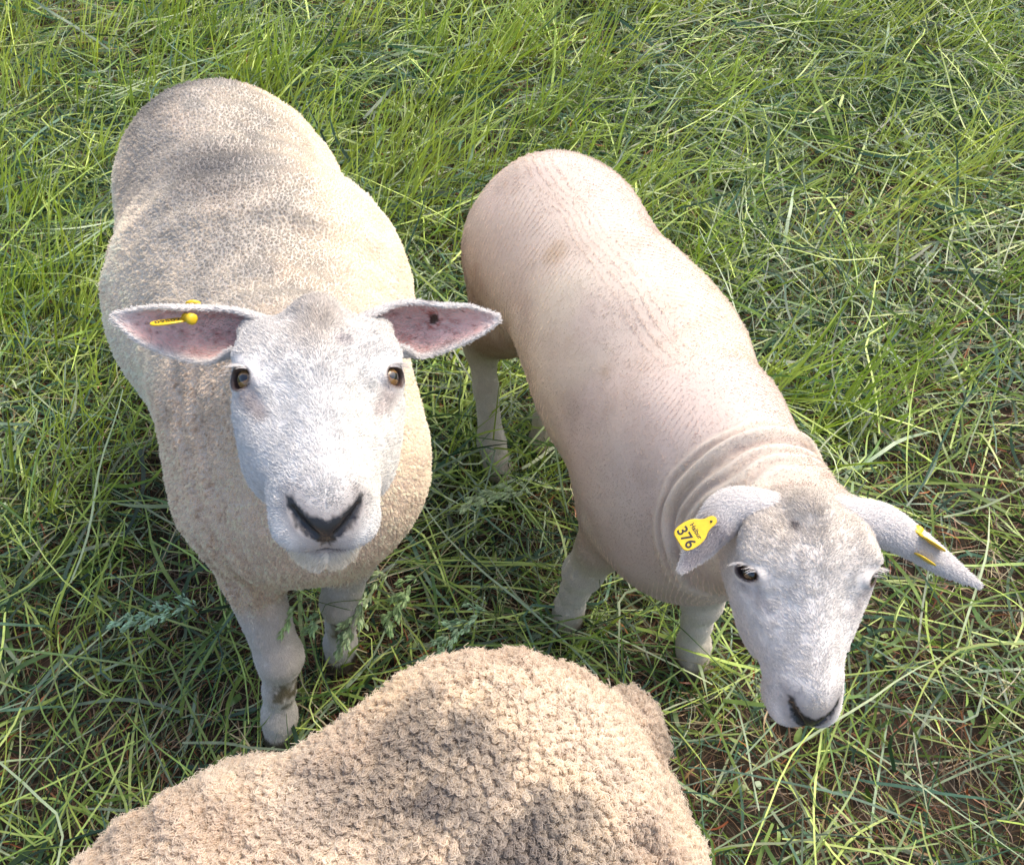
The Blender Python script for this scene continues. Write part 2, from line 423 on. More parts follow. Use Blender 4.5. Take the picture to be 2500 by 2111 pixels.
def build_sheep(S):
    root = bpy.data.objects.new('sheep', None); COL.objects.link(root); root.location = S['base']; root.empty_display_size = .1
    tag(root, S['label'], 'sheep', S.get('group')); base = np.array(S['base'])
    H, R, hs = np.array(S['head']), S['R'], S['hscale']
    nw_, eh = S.get('narrow', 0), S.get('eyeh', .0122)
    def toL(p):
        q = ((p - H) @ R).astype(np.float32) / hs; q[:, 0] *= 1 + nw_ * sstep(.0, .11, q[:, 1]) * (q[:, 1] < .4); return q
    prims = S['prims']
    def f(p):
        d = body_sdf(prims, p); near = np.linalg.norm(p - H, axis=1) < .45
        if near.any():
            q = p[near]; hd = head_sdf(toL(q), S.get('fat', 1), eh) * hs
            d[near] = smin(d[near], hd, .028)
        return d
    lo, hi = S['box']; g = S.get('grid', (.0058, .0022)); hr = S.get('hr', .2) * hs
    fa = np.array(S['fine']) if 'fine' in S else np.array([H - .13, H + .13])
    if FAST == 's': g = (.011, .004)
    ax = [axis_grid(lo[k], hi[k], fa[0][k], fa[1][k], *g) for k in range(3)]
    v, F, n = surface_nets(f, *ax)
    L = toL(v); hd = head_sdf(L, S.get('fat', 1), eh) * hs; bd = body_sdf(prims, v)
    face = np.where(np.linalg.norm(v - H, axis=1) < .4, 1 - sstep(.002, .022, hd - np.minimum(bd, 0) * 0), 0) * sstep(-.014, -.002, bd)
    face = np.where(np.linalg.norm(v - H, axis=1) < .4, 1 - sstep(.000, .020, hd), 0)
    face = face * sstep(-.050, -.004, bd)
    leg = sstep(S['legz'] + .02, S['legz'] - .03, v[:, 2])
    # folds and lumps of the surface
    disp = S['disp'](v, n) * (1 - face) * (1 - leg)
    v = v + n * disp[:, None]
    col = S['colour'](v, n, L, face, leg, disp)
    core, halo, lip, lipline = nose_mask(L); er, tear = eye_mask(L, eh)
    onf = (face > .3).astype(float)
    col = mixc(col, (.20, .18, .18), halo * .78 * onf); col = mixc(col, (.30, .25, .24), lip * .8 * onf)
    uf = sstep(.150, .162, L[:, 1]) * sstep(-.012, -.024, L[:, 2]) * sstep(-.052, -.042, L[:, 2]) * sstep(.034, .018, np.abs(L[:, 0]))
    col = mixc(col, (.36, .34, .34), uf * .6 * onf)
    col = mixc(col, (.24, .19, .19), tear * S.get('tear', .6) * onf)
    ring = (1 - sstep(1.02, 1.28, er)) * onf; col = mixc(col, (.07, .045, .04), ring)
    col = mixc(col, (.018, .018, .022), core * onf); col = mixc(col, (.03, .02, .02), lipline * onf)
    hoof = sstep(.05, .035, v[:, 2]); col = mixc(col, (.10, .085, .06), hoof)
    V_, F_, C_ = [v], [F], [col]; nv = len(v)
    ears = []
    for E in S['ears']:
        e = ear_mesh(np.array(E['keys'])); W = (e['v'] * hs) @ R.T + H; nw = e['n'] @ R.T
        e['W'] = W; e['N'] = nw; e['Tn'] = e['tan'] @ R.T
        pink = e['inner'] * sstep(.98, .62, np.abs(e['a'])) * sstep(1.0, .80, e['t'])
        c = mixc(np.tile(V(.72, .70, .69), (len(W), 1)), (.74, .50, .47), np.clip(pink * 1.1, 0, 1))
        if E.get('blood', 0):
            bn = noise(W, 260, 3); c = mixc(c, (.16, .03, .02), sstep(.80, .86, bn) * pink * E['blood'])
            bl = fbm(W, 90, 3, 5); c = mixc(c, (.35, .08, .06), sstep(.52, .70, bl) * pink * E['blood'] * .6)
        if 'hole' in E:
            t0, a0 = E['hole']; hdist = np.hypot((e['t'] - t0) / .05, (e['a'] - a0) / .19)
            c = mixc(c, (.025, .012, .012), (1 - sstep(.8, 1.1, hdist)) * e['inner'])
            c = mixc(c, (.30, .06, .04), (1 - sstep(1.0, 2.4, hdist)) * sstep(1, 1.2, hdist) * e['inner'] * sstep(.4, .6, noise(W, 300)))
        if 'spot' in E:
            t0, a0 = E['spot']; hdist = np.hypot((e['t'] - t0) / .07, (e['a'] - a0) / .22)
            c = mixc(c, (.05, .04, .05), (1 - sstep(.6, 1.2, hdist)) * (1 - e['inner']) * .9)
        if 'purplish' in E:
            c = mixc(c, (.40, .34, .36), (1 - e['inner']) * sstep(.30, .55, e['t']) * sstep(1.0, .9, e['t']) * sstep(.95, .4, np.abs(e['a'] - .1)) * .5)  # purple-grey middle of the ear's outer side
        e['c'] = c; e['pink'] = pink; ears.append(e)
        V_.append(W); F_.append(e['f'] + nv); C_.append(c); nv += len(W)
    body = mesh_obj('body', np.concatenate(V_) - base, np.concatenate(F_), M_skin, root, np.concatenate(C_))
    for sx in (-1, 1):                                  # the eyes
        od = EO * V(sx, 1, 1); up_ = V(0, -1, .35); up_ = unit(up_ - (up_ @ od) * od); x_ = np.cross(up_, od)
        tilt = S.get('pupil', .0); x2 = x_ * math.cos(tilt) + up_ * math.sin(tilt) * sx; u2 = np.cross(od, x2)
        E3 = R @ np.stack([x2, u2, od], 1); c = H + R @ ((V(EYE[0] * sx, EYE[1], EYE[2]) - od * .0034) * hs)
        u = np.linspace(0, math.pi, 25); q = np.linspace(0, 2 * math.pi, 33)[:-1]; r = .0130 * hs
        bulge = 1 + .05 * np.exp(-(u / .5) ** 2)
        pts = np.stack([(np.sin(u) * bulge)[:, None] * np.cos(q), (np.sin(u) * bulge)[:, None] * np.sin(q), np.repeat((np.cos(u) * bulge)[:, None], 32, 1)], -1) * r
        I = np.arange(25 * 32).reshape(25, 32); J = np.roll(I, -1, 1)
        fc = np.stack([I[:-1], I[1:], J[1:], J[:-1]], -1).reshape(-1, 4)
        o = mesh_obj('eye', pts.reshape(-1, 3), fc, S.get('eyemat', M_eye), root)
        M = Matrix.Identity(4)
        for a_ in range(3):
            for b_ in range(3): M[a_][b_] = float(E3[a_, b_])
        M.translation = Vector((c - base).tolist()); o.matrix_local = M
    if FAST in ('s', 'n'): return root, body, ears
    # ---------------- short hair of the face, ears and legs
    fl = S['fleece']
    erm = sstep(1.10, 1.35, er); wgt = np.clip(face + leg, 0, 1)
    hdens = S['hairdens'] * wgt * np.where(onf > 0, erm * (1 - sstep(.1, .5, core)) * (1 - lipline), 1) * sstep(.02, .05, v[:, 2])
    P, N, (Cc, Lx, fw) = sample(v, n, F, hdens, [col, L, face])
    flL = np.stack([np.clip(Lx[:, 0] / .018, -1, 1) * .75, np.full(len(P), -.9), np.zeros(len(P))], 1)
    chin = sstep(.125, .150, Lx[:, 1]) * sstep(-.042, -.056, Lx[:, 2])
    flL = mixc(flL, np.array([0, .6, -.8]), chin)
    low = sstep(.165, .125, Lx[:, 1]); nose = 1 - low
    flL = mixc(flL, np.array([0., 0, 0.]), nose * (1 - chin)) + np.stack([np.sign(Lx[:, 0]) * nose * .7, 0 * nose, -nose * .3], 1)
    flow = flL @ R.T * (fw > .3)[:, None] + np.array([0, 0, -1.]) * (fw <= .3)[:, None]
    flow = flow - (flow * N).sum(-1, keepdims=True) * N
    wob = np.stack([fbm(P, 110, 2, k) - .5 for k in (1, 4, 7)], 1) * .8
    rr = rng.normal(0, .22, P.shape)
    D = unit(N * .42 + flow * .9 + wob + rr)
    nr = sstep(1.3, 2.4, eye_mask(Lx, eh)[0]) * .55 + .45; ln = S['hairlen'] * np.where(fw > .3, nr, 1) * (.65 + .6 * rng.random(len(P))) * (1 + .5 * chin * (fw > .3)) * (1 - .45 * nose * (fw > .3) * (1 - chin)) * (1 - .6 * nose_mask(Lx)[1] * (fw > .3))
    s = np.array([0, .5, 1.])
    pts = P[:, None] - N[:, None] * .0006 + D[:, None] * (ln[:, None] * s)[..., None] - N[:, None] * (ln[:, None] * .28 * s ** 2)[..., None]
    rad = (.00034 * np.array([1, .85, .25]))[None] * (.8 + .5 * rng.random(len(P)))[:, None] * S.get('hrad', 1)
    hc = Cc * (.90 + .25 * rng.random((len(P), 1)))
    PP, RR, CC = [pts], [rad], [hc]
    for e, E in zip(ears, S['ears']):
        rim = sstep(.80, .98, np.abs(e['a'])) + sstep(.93, 1, e['t'])
        de = S['hairdens'] * (1 - .78 * e['pink']) * .85
        if 'hole' in E: de = de * sstep(.9, 1.3, np.hypot((e['t'] - E['hole'][0]) / .05, (e['a'] - E['hole'][1]) / .19))
        P, N, (Cc, Tn, pk, rm, av) = sample(e['W'], e['N'], e['f'], de, [e['c'], e['Tn'], e['pink'], np.clip(rim, 0, 1), e['a']])
        D = unit(N * .40 + Tn * .9 + rng.normal(0, .3, P.shape)); ln = S['hairlen'] * .78 * (.6 + .6 * rng.random(len(P))) * (1 + .25 * rm)
        pts = P[:, None] + D[:, None] * (ln[:, None] * s)[..., None] - N[:, None] * (ln[:, None] * .2 * s ** 2)[..., None]
        PP.append(pts); RR.append((.00032 * np.array([1, .85, .25]))[None] * np.ones((len(P), 1))); CC.append(mixc(Cc, (.66, .62, .60), np.clip(pk, 0, 1) * (rng.random(len(P)) < .7) * .8) * (.92 + .2 * rng.random((len(P), 1))))
    # lashes over the eyes
    for sx in (-1, 1):
        nl = 44; a = rng.uniform(-1.1, 1.1, nl); od = EO * V(sx, 1, 1); up_ = V(0, -1, .35); up_ = unit(up_ - (up_ @ od) * od); x_ = np.cross(up_, od)
        Pb = V(EYE[0] * sx, EYE[1], EYE[2]) + od * .0105 + (np.cos(a) * .0135)[:, None] * up_ + (np.sin(a) * .0155)[:, None] * x_
        D = unit(V(sx * 1.0, .1, -.1) + od * .6 + up_ * .3 + rng.normal(0, .15, (nl, 3))); ln = rng.uniform(.006, .015, nl)
        pts = (Pb[:, None] + D[:, None] * (ln[:, None] * s)[..., None] + V(0, .25, 0) * (ln[:, None] * s ** 2)[..., None]) * hs @ R.T + H
        PP.append(pts); RR.append(np.tile(.00022 * np.array([[1, .7, .2]]), (nl, 1))); CC.append(np.tile(V(.75, .72, .70), (nl, 1)))
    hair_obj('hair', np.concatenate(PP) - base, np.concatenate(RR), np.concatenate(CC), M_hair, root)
    # ---------------- fleece
    dens = fl['dens'] * (1 - wgt) * fl.get('where', lambda p: 1)(v)
    P, N, (Cc, dd) = sample(v, n, F, dens, [col, disp])
    size = fl['clump']
    d1, d2, ctr = worley(P + (np.stack([noise(P, 60, k) for k in (1, 2, 3)], 1) - .5) * size * 1.0, 1 / size)
    tow = ctr - P; tow = tow - (tow * N).sum(-1, keepdims=True) * N
    edge = sstep(0, .35 * size, d2 - d1)
    hh = hash3(np.round(ctr / size * 7)); ln = fl['len'] * (.75 + .4 * rng.random(len(P))) * (.7 + .55 * hh) * (.60 + .40 * edge)
    cm = np.ones(len(P))
    if 'mod' in fl: lm, cm = fl['mod'](P); ln = ln * lm
    lay = np.array(fl.get('lay', (0, 0, -.25))); lay = lay - (lay * N).sum(-1, keepdims=True) * N
    cl = fl.get('pull', .55)
    sway = (np.stack([noise(ctr, 300, k) for k in (5, 6, 7)], 1) - .5) * fl.get('sway', 1.0)
    sway = sway - (sway * N).sum(-1, keepdims=True) * N
    k = fl.get('pts', 4); s = np.linspace(0, 1, k)
    ph = rng.random(len(P)) * 6.28; cu = fl.get('curl', .12)
    T1 = unit(np.cross(N, np.array([.3, .5, .8]))); T2 = np.cross(N, T1)
    pts = (P - N * .001)[:, None] + N[:, None] * (ln[:, None] * s)[..., None] \
        + tow[:, None] * (cl * s ** 1.5)[None, :, None] + ((lay + sway)[:, None]) * (ln[:, None] * s ** 1.3)[..., None] \
        + rng.normal(0, .12, P.shape)[:, None] * (ln[:, None] * s)[..., None] \
        + (T1[:, None] * np.sin(ph[:, None] + s * fl.get('turns', 5))[..., None] + T2[:, None] * np.cos(ph[:, None] + s * fl.get('turns', 5))[..., None]) * (ln[:, None] * cu * s ** .7)[..., None]
    rad = fl['rad'] * (1 - .6 * s ** 2)[None] * (.8 + .4 * rng.random(len(P)))[:, None]
    va = fl.get('var', .25); hc = Cc * ((.97 - va / 2 + va * hh + .16 * rng.random(len(P))) * cm)[:, None] * fl.get('gain', 1)
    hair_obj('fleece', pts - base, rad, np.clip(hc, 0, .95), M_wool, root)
    return root, body, ears

# ------------------------------------------------------------------ ear tags and their printing
def text_mesh(s, size):
    cu = bpy.data.curves.new('lettering', 'FONT'); cu.body = s; cu.size = size; cu.align_x = 'CENTER'; cu.align_y = 'CENTER'; cu.extrude = .00012; cu.offset = size * .018
    o = bpy.data.objects.new('t', cu); COL.objects.link(o); dg = bpy.context.evaluated_depsgraph_get(); dg.update()
    me = bpy.data.meshes.new_from_object(o.evaluated_get(dg)); me.name = 'lettering'; me.materials.clear(); me.materials.append(M_ink)
    bpy.data.objects.remove(o); bpy.data.curves.remove(cu); return me
TXT = {'376': text_mesh('376', .0175), 'Halbur': text_mesh('Halbur', .0078), '0950': text_mesh('09502', .0100)}
def chaikin(P, n=2):
    P = np.asarray(P, float)
    for _ in range(n): Q = np.roll(P, -1, 0); P = np.stack([P * .75 + Q * .25, P * .25 + Q * .75], 1).reshape(-1, 2)
    return P
def plate(name, outline, th, M, mat, parent):
    P = chaikin(outline); n = len(P); c = P.mean(0); k = .0006
    ins = c + (P - c) * (1 - k / np.maximum(np.linalg.norm(P - c, axis=1, keepdims=True), 1e-4))
    lay = [np.c_[ins, np.full(n, -th / 2)], np.c_[P, np.full(n, -th / 2 + k)], np.c_[P, np.full(n, th / 2 - k)], np.c_[ins, np.full(n, th / 2)]]
    v = np.concatenate(lay + [[[c[0], c[1], -th / 2]], [[c[0], c[1], th / 2]]]); i = np.arange(n); j = np.roll(i, -1)
    q = np.concatenate([np.stack([i + a * n, j + a * n, j + (a + 1) * n, i + (a + 1) * n], 1) for a in range(3)])
    t = np.concatenate([np.stack([j, i, np.full(n, 4 * n)], 1), np.stack([i + 3 * n, j + 3 * n, np.full(n, 4 * n + 1)], 1)])
    o = mesh_obj(name, v, [q, t], mat, parent, smooth=False); o.matrix_local = M; return o
def lathe(name, prof, M, mat, parent, n=20):
    prof = np.asarray(prof, float); a = np.linspace(0, 2 * math.pi, n + 1)[:-1]
    v = np.stack([prof[:, 0][:, None] * np.cos(a), prof[:, 0][:, None] * np.sin(a), np.repeat(prof[:, 1][:, None], n, 1)], -1).reshape(-1, 3)
    I = np.arange(len(prof) * n).reshape(-1, n); J = np.roll(I, -1, 1)
    o = mesh_obj(name, v, np.stack([I[:-1], J[:-1], J[1:], I[1:]], -1).reshape(-1, 4), mat, parent); o.matrix_local = M; return o
def frame(S, c, x, z):
    """4x4 in the sheep's space from a centre, an x direction and a normal given in the head's frame"""
    R = S['R']; c = np.array(S['head']) + R @ (np.array(c, float) * S['hscale']) - np.array(S['base'])
    z = unit(R @ unit(np.array(z, float))); x = R @ np.array(x, float); x = unit(x - (x @ z) * z); y = np.cross(z, x)
    return Matrix([[x[0], y[0], z[0], c[0]], [x[1], y[1], z[1], c[1]], [x[2], y[2], z[2], c[2]], [0, 0, 0, 1]])
def put(me, parent, M):
    o = bpy.data.objects.new('lettering', me); COL.objects.link(o); o.parent = parent; o.matrix_local = M; return o

# ------------------------------------------------------------------ the three sheep
CAMV = V(0, 0, 1.57); DOWN = V(0, -math.sin(math.radians(55)), -math.cos(math.radians(55)))

def spine_coord(A, B, p):
    """distance along and to the side of the ground line A->B"""
    A = np.array(A); B = np.array(B); u = (B - A) / np.linalg.norm(B - A); q = p[:, :2] - A
    return q @ u, q @ np.array([-u[1], u[0]])

def colour_ram(v, n, L, face, leg, disp):
    al, si = spine_coord((-.52, 1.30), (-.30, .66), v)
    c = np.tile(V(.71, .64, .545), (len(v), 1)); f1 = fbm(v, 9, 3, 2); f2 = fbm(v, 30, 3, 3); f3 = noise(v, 500, 8)
    c = mixc(c, (.72, .585, .465), sstep(.45, .7, f1) * .5)
    top = sstep(.10, .85, n[:, 2]) * sstep(.60, .68, v[:, 2])
    g = top * sstep(.20, .05, np.abs(si + (f1 - .5) * .2)) * (.62 + .36 * sstep(.38, .60, f2 * .6 + f1 * .4))
    c = mixc(c, (.31, .30, .285), np.clip(g, 0, 1) * .86)
    for (x, y, r, a) in ((-.52, 1.24, .06, .7), (-.56, 1.17, .06, .6), (-.40, .98, .07, .6), (-.43, 1.00, .05, .4)):
        d = np.hypot(v[:, 0] - x, v[:, 1] - y) / r + (f2 - .5) * 1.0
        c = mixc(c, (.13, .13, .135), (1 - sstep(.1, 1.5, d)) * a * (v[:, 2] > .6))
    ch = sstep(.75, .66, v[:, 1]) * (1 - leg); c = mixc(c, (.68, .575, .475), ch * .6)
    sp = sstep(.70, .77, f3) * sstep(.44, .54, f1) * ch; c = mixc(c, (.30, .19, .11), sp * .6)
    lg = np.tile(V(.70, .67, .63), (len(v), 1))
    kn = sstep(.35, .8, 1 - np.hypot(v[:, 2] - .150, (v[:, 0] - np.where(v[:, 0] < -.34, -.365, -.285)) * 1.4) / .05 + (fbm(v, 90, 2, 17) - .5) * 1.6); lg = mixc(lg, (.16, .13, .05), kn * .85)
    c = mixc(c, lg, leg)
    fc = np.tile(V(.64, .64, .64), (len(v), 1))
    t = sstep(.030, -.05, L[:, 1]) * (.35 + .65 * sstep(.045, .0, np.abs(L[:, 0]))); fc = mixc(fc, (.44, .39, .34), t * (.5 + .6 * f2))
    d = np.hypot(L[:, 0] + .022, L[:, 1] + .022) / .010; fc = mixc(fc, (.30, .28, .30), (1 - sstep(.3, 1.2, d + (f2 - .5))) * .7)
    fc = mixc(fc, (.74, .70, .60), sstep(.0, .03, -L[:, 0] - .008) * sstep(.1, .03, np.abs(L[:, 1] - .08)) * .35)  # warm sunlight on one side of the nose, put into the colour
    fc = mixc(fc, (.76, .70, .58), sstep(.12, .15, L[:, 1]) * sstep(-.05, -.065, L[:, 2]) * .7)
    return mixc(c, fc, face)
def disp_ram(v, n):
    d = (fbm(v, 14, 3, 4) - .5) * .007 + (fbm(v, 60, 2, 6) - .5) * .003
    al, si = spine_coord((-.52, 1.30), (-.30, .66), v)
    d = d + .0045 * np.sin(al * 110 + fbm(v, 8, 2, 9) * 8) * sstep(.60, .68, v[:, 2]) * sstep(.35, .5, fbm(v, 6, 2, 11)) * .6
    # neck folds at the side of the throat
    dx = v[:, 0] + .36; d = d + .003 * np.sin(dx * 190 + v[:, 2] * 20) * sstep(.74, .64, v[:, 1]) * sstep(.06, .02, np.abs(v[:, 0] + .40))
    return d

a1 = .36
H1 = np.array([-.188, .546, .895]); R1 = head_frame(H1, CAMV, DOWN, math.radians(36), roll=math.radians(2.0), yaw=0)
def leg_prims(pts, rad, k=.02):
    return [('c', pts[i], pts[i + 1], rad[i], rad[i + 1], k if i else .05) for i in range(len(pts) - 1)]
ram_prims = [
    ('e', (-.462, 1.145, .590), (.172, .175, .192), .1, a1),
    ('e', (-.430, 1.050, .590), (.160, .18, .175), .05, a1),
    ('e', (-.380, .945, .560), (.228, .200, .240), .045, a1),
    ('e', (-.325, .780, .530), (.182, .170, .225), .05, a1),
    ('e', (-.303, .692, .475), (.186, .150, .195), .04, a1),
    ('c', (-.320, .760, .640), (-.205, .620, .780), .140, .065, .06),
    ('c', (-.205, .620, .770), (-.29, .68, .60), .070, .13, .05),
    ('e', (-.555, 1.15, .46), (.080, .14, .20), .05, a1), ('e', (-.370, 1.22, .46), (.080, .14, .20), .05, a1),
] + leg_prims([(-.41, .68, .40), (-.40, .60, .33), (-.372, .520, .200), (-.384, .492, .13), (-.394, .470, .065), (-.400, .450, .015)], [.068, .042, .0325, .0215, .0250, .029]) \
  + leg_prims([(-.25, .69, .40), (-.262, .64, .31), (-.285, .618, .195), (-.297, .608, .12), (-.305, .60, .065), (-.312, .585, .015)], [.062, .038, .030, .0205, .024, .028]) \
  + leg_prims([(-.62, 1.20, .40), (-.62, 1.30, .25), (-.60, 1.25, .08), (-.59, 1.22, .02)], [.07, .032, .025, .03]) \
  + leg_prims([(-.40, 1.28, .40), (-.42, 1.38, .25), (-.40, 1.33, .08), (-.39, 1.30, .02)], [.07, .032, .025, .03])
# ear keys: centre | towards the lower rim | opening | half width | fold
ear_ram_l = [(.034, -.060, -.036, 0, 1, -.2, 0, .9, .5, .021, 2.8),
             (.085, -.074, -.034, 0, 1, -.5, 0, .9, .5, .024, 2.1),
             (.124, -.071, -.034, 0, .5, -.85, 0, 1, .05, .0290, 1.50),
             (.162, -.079, -.032, 0, .5, -.85, 0, 1, .10, .0225, 1.30),
             (.198, -.092, -.030, 0, 1, -.7, 0, .7, .7, .004, .4)]
ear_ram_r = [(-.034, -.060, -.036, 0, 1, -.2, 0, .9, .5, .022, 2.8),
             (-.088, -.078, -.034, 0, 1, -.5, 0, .9, .5, .028, 2.1),
             (-.126, -.077, -.034, 0, .5, -.85, 0, 1, .05, .0280, 1.50),
             (-.162, -.084, -.032, 0, .5, -.85, 0, 1, .10, .0205, 1.30),
             (-.196, -.090, -.030, 0, 1, -.7, 0, .7, .7, .004, .4)]
S1 = dict(eyeh=.0108, base=(-.40, .90, 0), head=H1, R=R1, hscale=1.0, box=((-.80, .30, -.02), (-.02, 1.50, 1.05)), prims=ram_prims, legz=.315,
          label='large woolly sheep looking up at the camera, grey stained back, one tagged ear',
          disp=disp_ram, colour=colour_ram, hairdens=1.5e6, hairlen=.0062,
          ears=[dict(keys=ear_ram_l, blood=.6), dict(keys=ear_ram_r, blood=.8, hole=(.52, -.1), spot=(.42, -.75))],
          fleece=dict(dens=4.8e5, len=.0040, clump=.0048, rad=.00046, lay=(0, -.1, -.2), pull=.55, sway=.8, gain=1.27, var=.34))

def colour_shorn(v, n, L, face, leg, disp):
    al, si = spine_coord((.03, 1.22), (.30, .60), v); f1 = fbm(v, 8, 3, 12); f2 = fbm(v, 35, 3, 13)
    c = np.tile(V(.535, .46, .405), (len(v), 1))
    c = mixc(c, (.57, .51, .42), sstep(.4, .65, f1) * .7)
    c = mixc(c, (.55, .46, .43), sstep(.5, .7, fbm(v, 6, 2, 19)) * .5)
    c = mixc(c, (.40, .32, .26), sstep(.52, .72, fbm(v, 13, 3, 29)) * .30)
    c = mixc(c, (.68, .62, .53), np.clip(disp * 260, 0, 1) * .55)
    d = np.hypot(v[:, 1] - 1.13, (v[:, 2] - .33) * .8) / .14 + (f2 - .5); c = mixc(c, (.26, .17, .12), (1 - sstep(.4, 1.3, d)) * (v[:, 0] < .07) * .75)
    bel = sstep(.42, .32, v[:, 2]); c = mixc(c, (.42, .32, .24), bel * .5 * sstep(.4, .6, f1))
    for x, y, z, r in ((.045, 1.06, .60, .02), (.07, 1.0, .62, .025), (.13, .78, .60, .012), (.17, .68, .52, .012)):
        q = np.linalg.norm(v - V(x, y, z), axis=1) / r + (f2 - .5); c = mixc(c, (.40, .30, .20), (1 - sstep(.2, 1.2, q)) * .5)
    lg = np.tile(V(.66, .62, .54), (len(v), 1)); lg = mixc(lg, (.40, .36, .20), sstep(.20, .30, v[:, 2]) * .5); lg = mixc(lg, (.30, .20, .12), sstep(.10, .02, v[:, 2]) * .5)
    c = mixc(c, lg, leg)
    fc = np.tile(V(.68, .66, .64), (len(v), 1))
    t = sstep(.05, -.07, L[:, 1]); fc = mixc(fc, (.56, .50, .43), t * (.35 + .6 * f2))
    fc = mixc(fc, (.60, .54, .45), sstep(.135, .155, L[:, 1]) * sstep(.03, .01, np.abs(L[:, 0])) * sstep(-.02, 0, L[:, 2]) * .8)
    d = np.hypot(L[:, 0] - .024, L[:, 1] + .050) / .008; fc = mixc(fc, (.08, .06, .06), (1 - sstep(.5, 1.2, d + (f2 - .5))) * .85)
    return mixc(c, fc, face)
def disp_shorn(v, n):
    al, si = spine_coord((.03, 1.22), (.30, .60), v); w1 = fbm(v, 9, 2, 21)
    d = (fbm(v, 10, 2, 22) - .5) * .008
    amp = sstep(.30, .55, fbm(v, 7, 2, 23))
    # deep rings of skin behind the head
    q = np.linalg.norm(v - V(.350, .440, .62), axis=1) + (fbm(v, 12, 2, 24) - .5) * .034
    for r, a, wd in ((.140, .0040, .006), (.155, .0055, .006), (.171, .0070, .0065), (.191, .0150, .0095), (.212, .0060, .007)):
        d = d + a * .78 * (.55 + .9 * fbm(v, 9, 2, 26)) * (np.exp(-((q - r) / (wd * .8)) ** 2) - .55 * np.exp(-((q - r + wd * 1.35) / (wd * .7)) ** 2)) * sstep(-.25, .25, n[:, 2] + .2)
    return d
def shear_lines(P):
    al, si = spine_coord((.03, 1.22), (.30, .60), P); w1 = fbm(P, 9, 2, 21); w2 = fbm(P, 40, 2, 25)
    amp = sstep(.34, .56, fbm(P, 8, 2, 23)) * (.4 + .9 * fbm(P, 60, 2, 27)); st = np.sin((al - np.abs(si) * .45 + w1 * .035 + w2 * .0022) * 760)
    sp = np.sin((si + w1 * .05 + w2 * .006) * 480) * sstep(.045, .02, np.abs(si)) * sstep(.56, .48, al)
    k = np.clip((np.clip(st, 0, 1) ** 2 * 2.2 - .45) * amp * sstep(.02, .05, np.abs(si)) + (np.clip(sp, 0, 1) ** 2 * 1.7 - .4) * (.2 + fbm(P, 25, 2, 28)), -1, 1.2) * sstep(.30, .42, P[:, 2])
    return 1 + .6 * k, .97 + .27 * k
a2 = .40
H2 = np.array([.321, .422, .707]); R2 = head_frame(H2, CAMV, DOWN, math.radians(2), roll=math.radians(1), yaw=math.radians(-21))
lamb_prims = [
    ('e', (.080, 1.155, .480), (.158, .165, .165), .1, a2),
    ('e', (.142, 1.015, .490), (.147, .18, .150), .05, a2),
    ('e', (.203, .885, .465), (.172, .20, .185), .05, a2),
    ('e', (.250, .715, .465), (.152, .16, .185), .06, a2),
    ('e', (.270, .650, .420), (.125, .115, .150), .06, a2),
    ('c', (.265, .685, .550), (.325, .510, .645), .118, .072, .06),
    ('c', (.270, .650, .46), (.325, .500, .62), .115, .07, .06),
    ('e', (-.012, 1.145, .400), (.062, .105, .150), .05, a2), ('e', (.150, 1.17, .400), (.062, .105, .150), .05, a2),
] + leg_prims([(-.01, 1.10, .36), (-.060, 1.125, .26), (-.052, 1.08, .18), (-.042, 1.02, .085), (-.025, .975, .03)], [.053, .030, .0205, .024, .029]) \
  + leg_prims([(.15, 1.18, .36), (.105, 1.20, .25), (.072, 1.08, .08), (.060, 1.045, .03)], [.055, .029, .023, .029]) \
  + leg_prims([(.165, .70, .36), (.145, .68, .27), (.122, .675, .19), (.112, .670, .13), (.104, .665, .065), (.100, .650, .02)], [.058, .037, .031, .0215, .024, .028]) \
  + leg_prims([(.325, .65, .36), (.325, .63, .28), (.318, .620, .19), (.318, .608, .13), (.322, .595, .065), (.326, .575, .02)], [.055, .035, .0305, .0215, .0255, .030])
ear_s_l = [(.030, -.068, -.030, -.5, .8, .1, 0, .1, -1, .022, 2.8),
           (.079, -.072, -.036, -.7, .75, .1, 0, .1, -1, .024, 2.0),
           (.102, -.050, -.042, -.8, .5, .1, 0, .1, -1, .022, 1.5),
           (.119, -.026, -.046, -.8, .5, .1, 0, .1, -1, .0165, 1.2),
           (.140, .004, -.048, -.8, .4, .1, 0, .1, -1, .004, .5)]
ear_s_r = [(-.030, -.066, -.030, .4, .9, -.3, 0, .88, -.42, .022, 2.9),
           (-.090, -.062, -.034, .4, .9, -.3, 0, .88, -.42, .024, 2.3),
           (-.136, -.042, -.038, .4, .9, -.3, 0, .88, -.42, .018, 1.9),
           (-.178, -.016, -.040, .4, .9, -.3, 0, .88, -.42, .012, 1.6),
           (-.218, .006, -.040, .4, .9, -.3, 0, .88, -.42, .003, .8)]
S2 = dict(tear=.32, fat=.8, narrow=.16, eyeh=.0085, eyemat=M_eye_dark, grid=(.0055, .0024), fine=[[.17, .25, .52], [.46, .66, .83]], base=(.18, .86, 0), head=H2, R=R2, hscale=.935, box=((-.16, .20, -.02), (.52, 1.38, .82)), prims=lamb_prims, legz=.285,
          label='smaller close-shorn pinkish sheep with lowered head, wrinkled neck and numbered yellow ear tag',
          disp=disp_shorn, colour=colour_shorn, hairdens=1.3e6, hairlen=.0055,
          ears=[dict(keys=ear_s_l, purplish=1), dict(keys=ear_s_r)],
          fleece=dict(dens=5e5, len=.0024, clump=.004, rad=.00034, lay=(.1, -.7, -.6), pull=.15, sway=.4, pts=3, curl=.05, mod=shear_lines, gain=1.08))

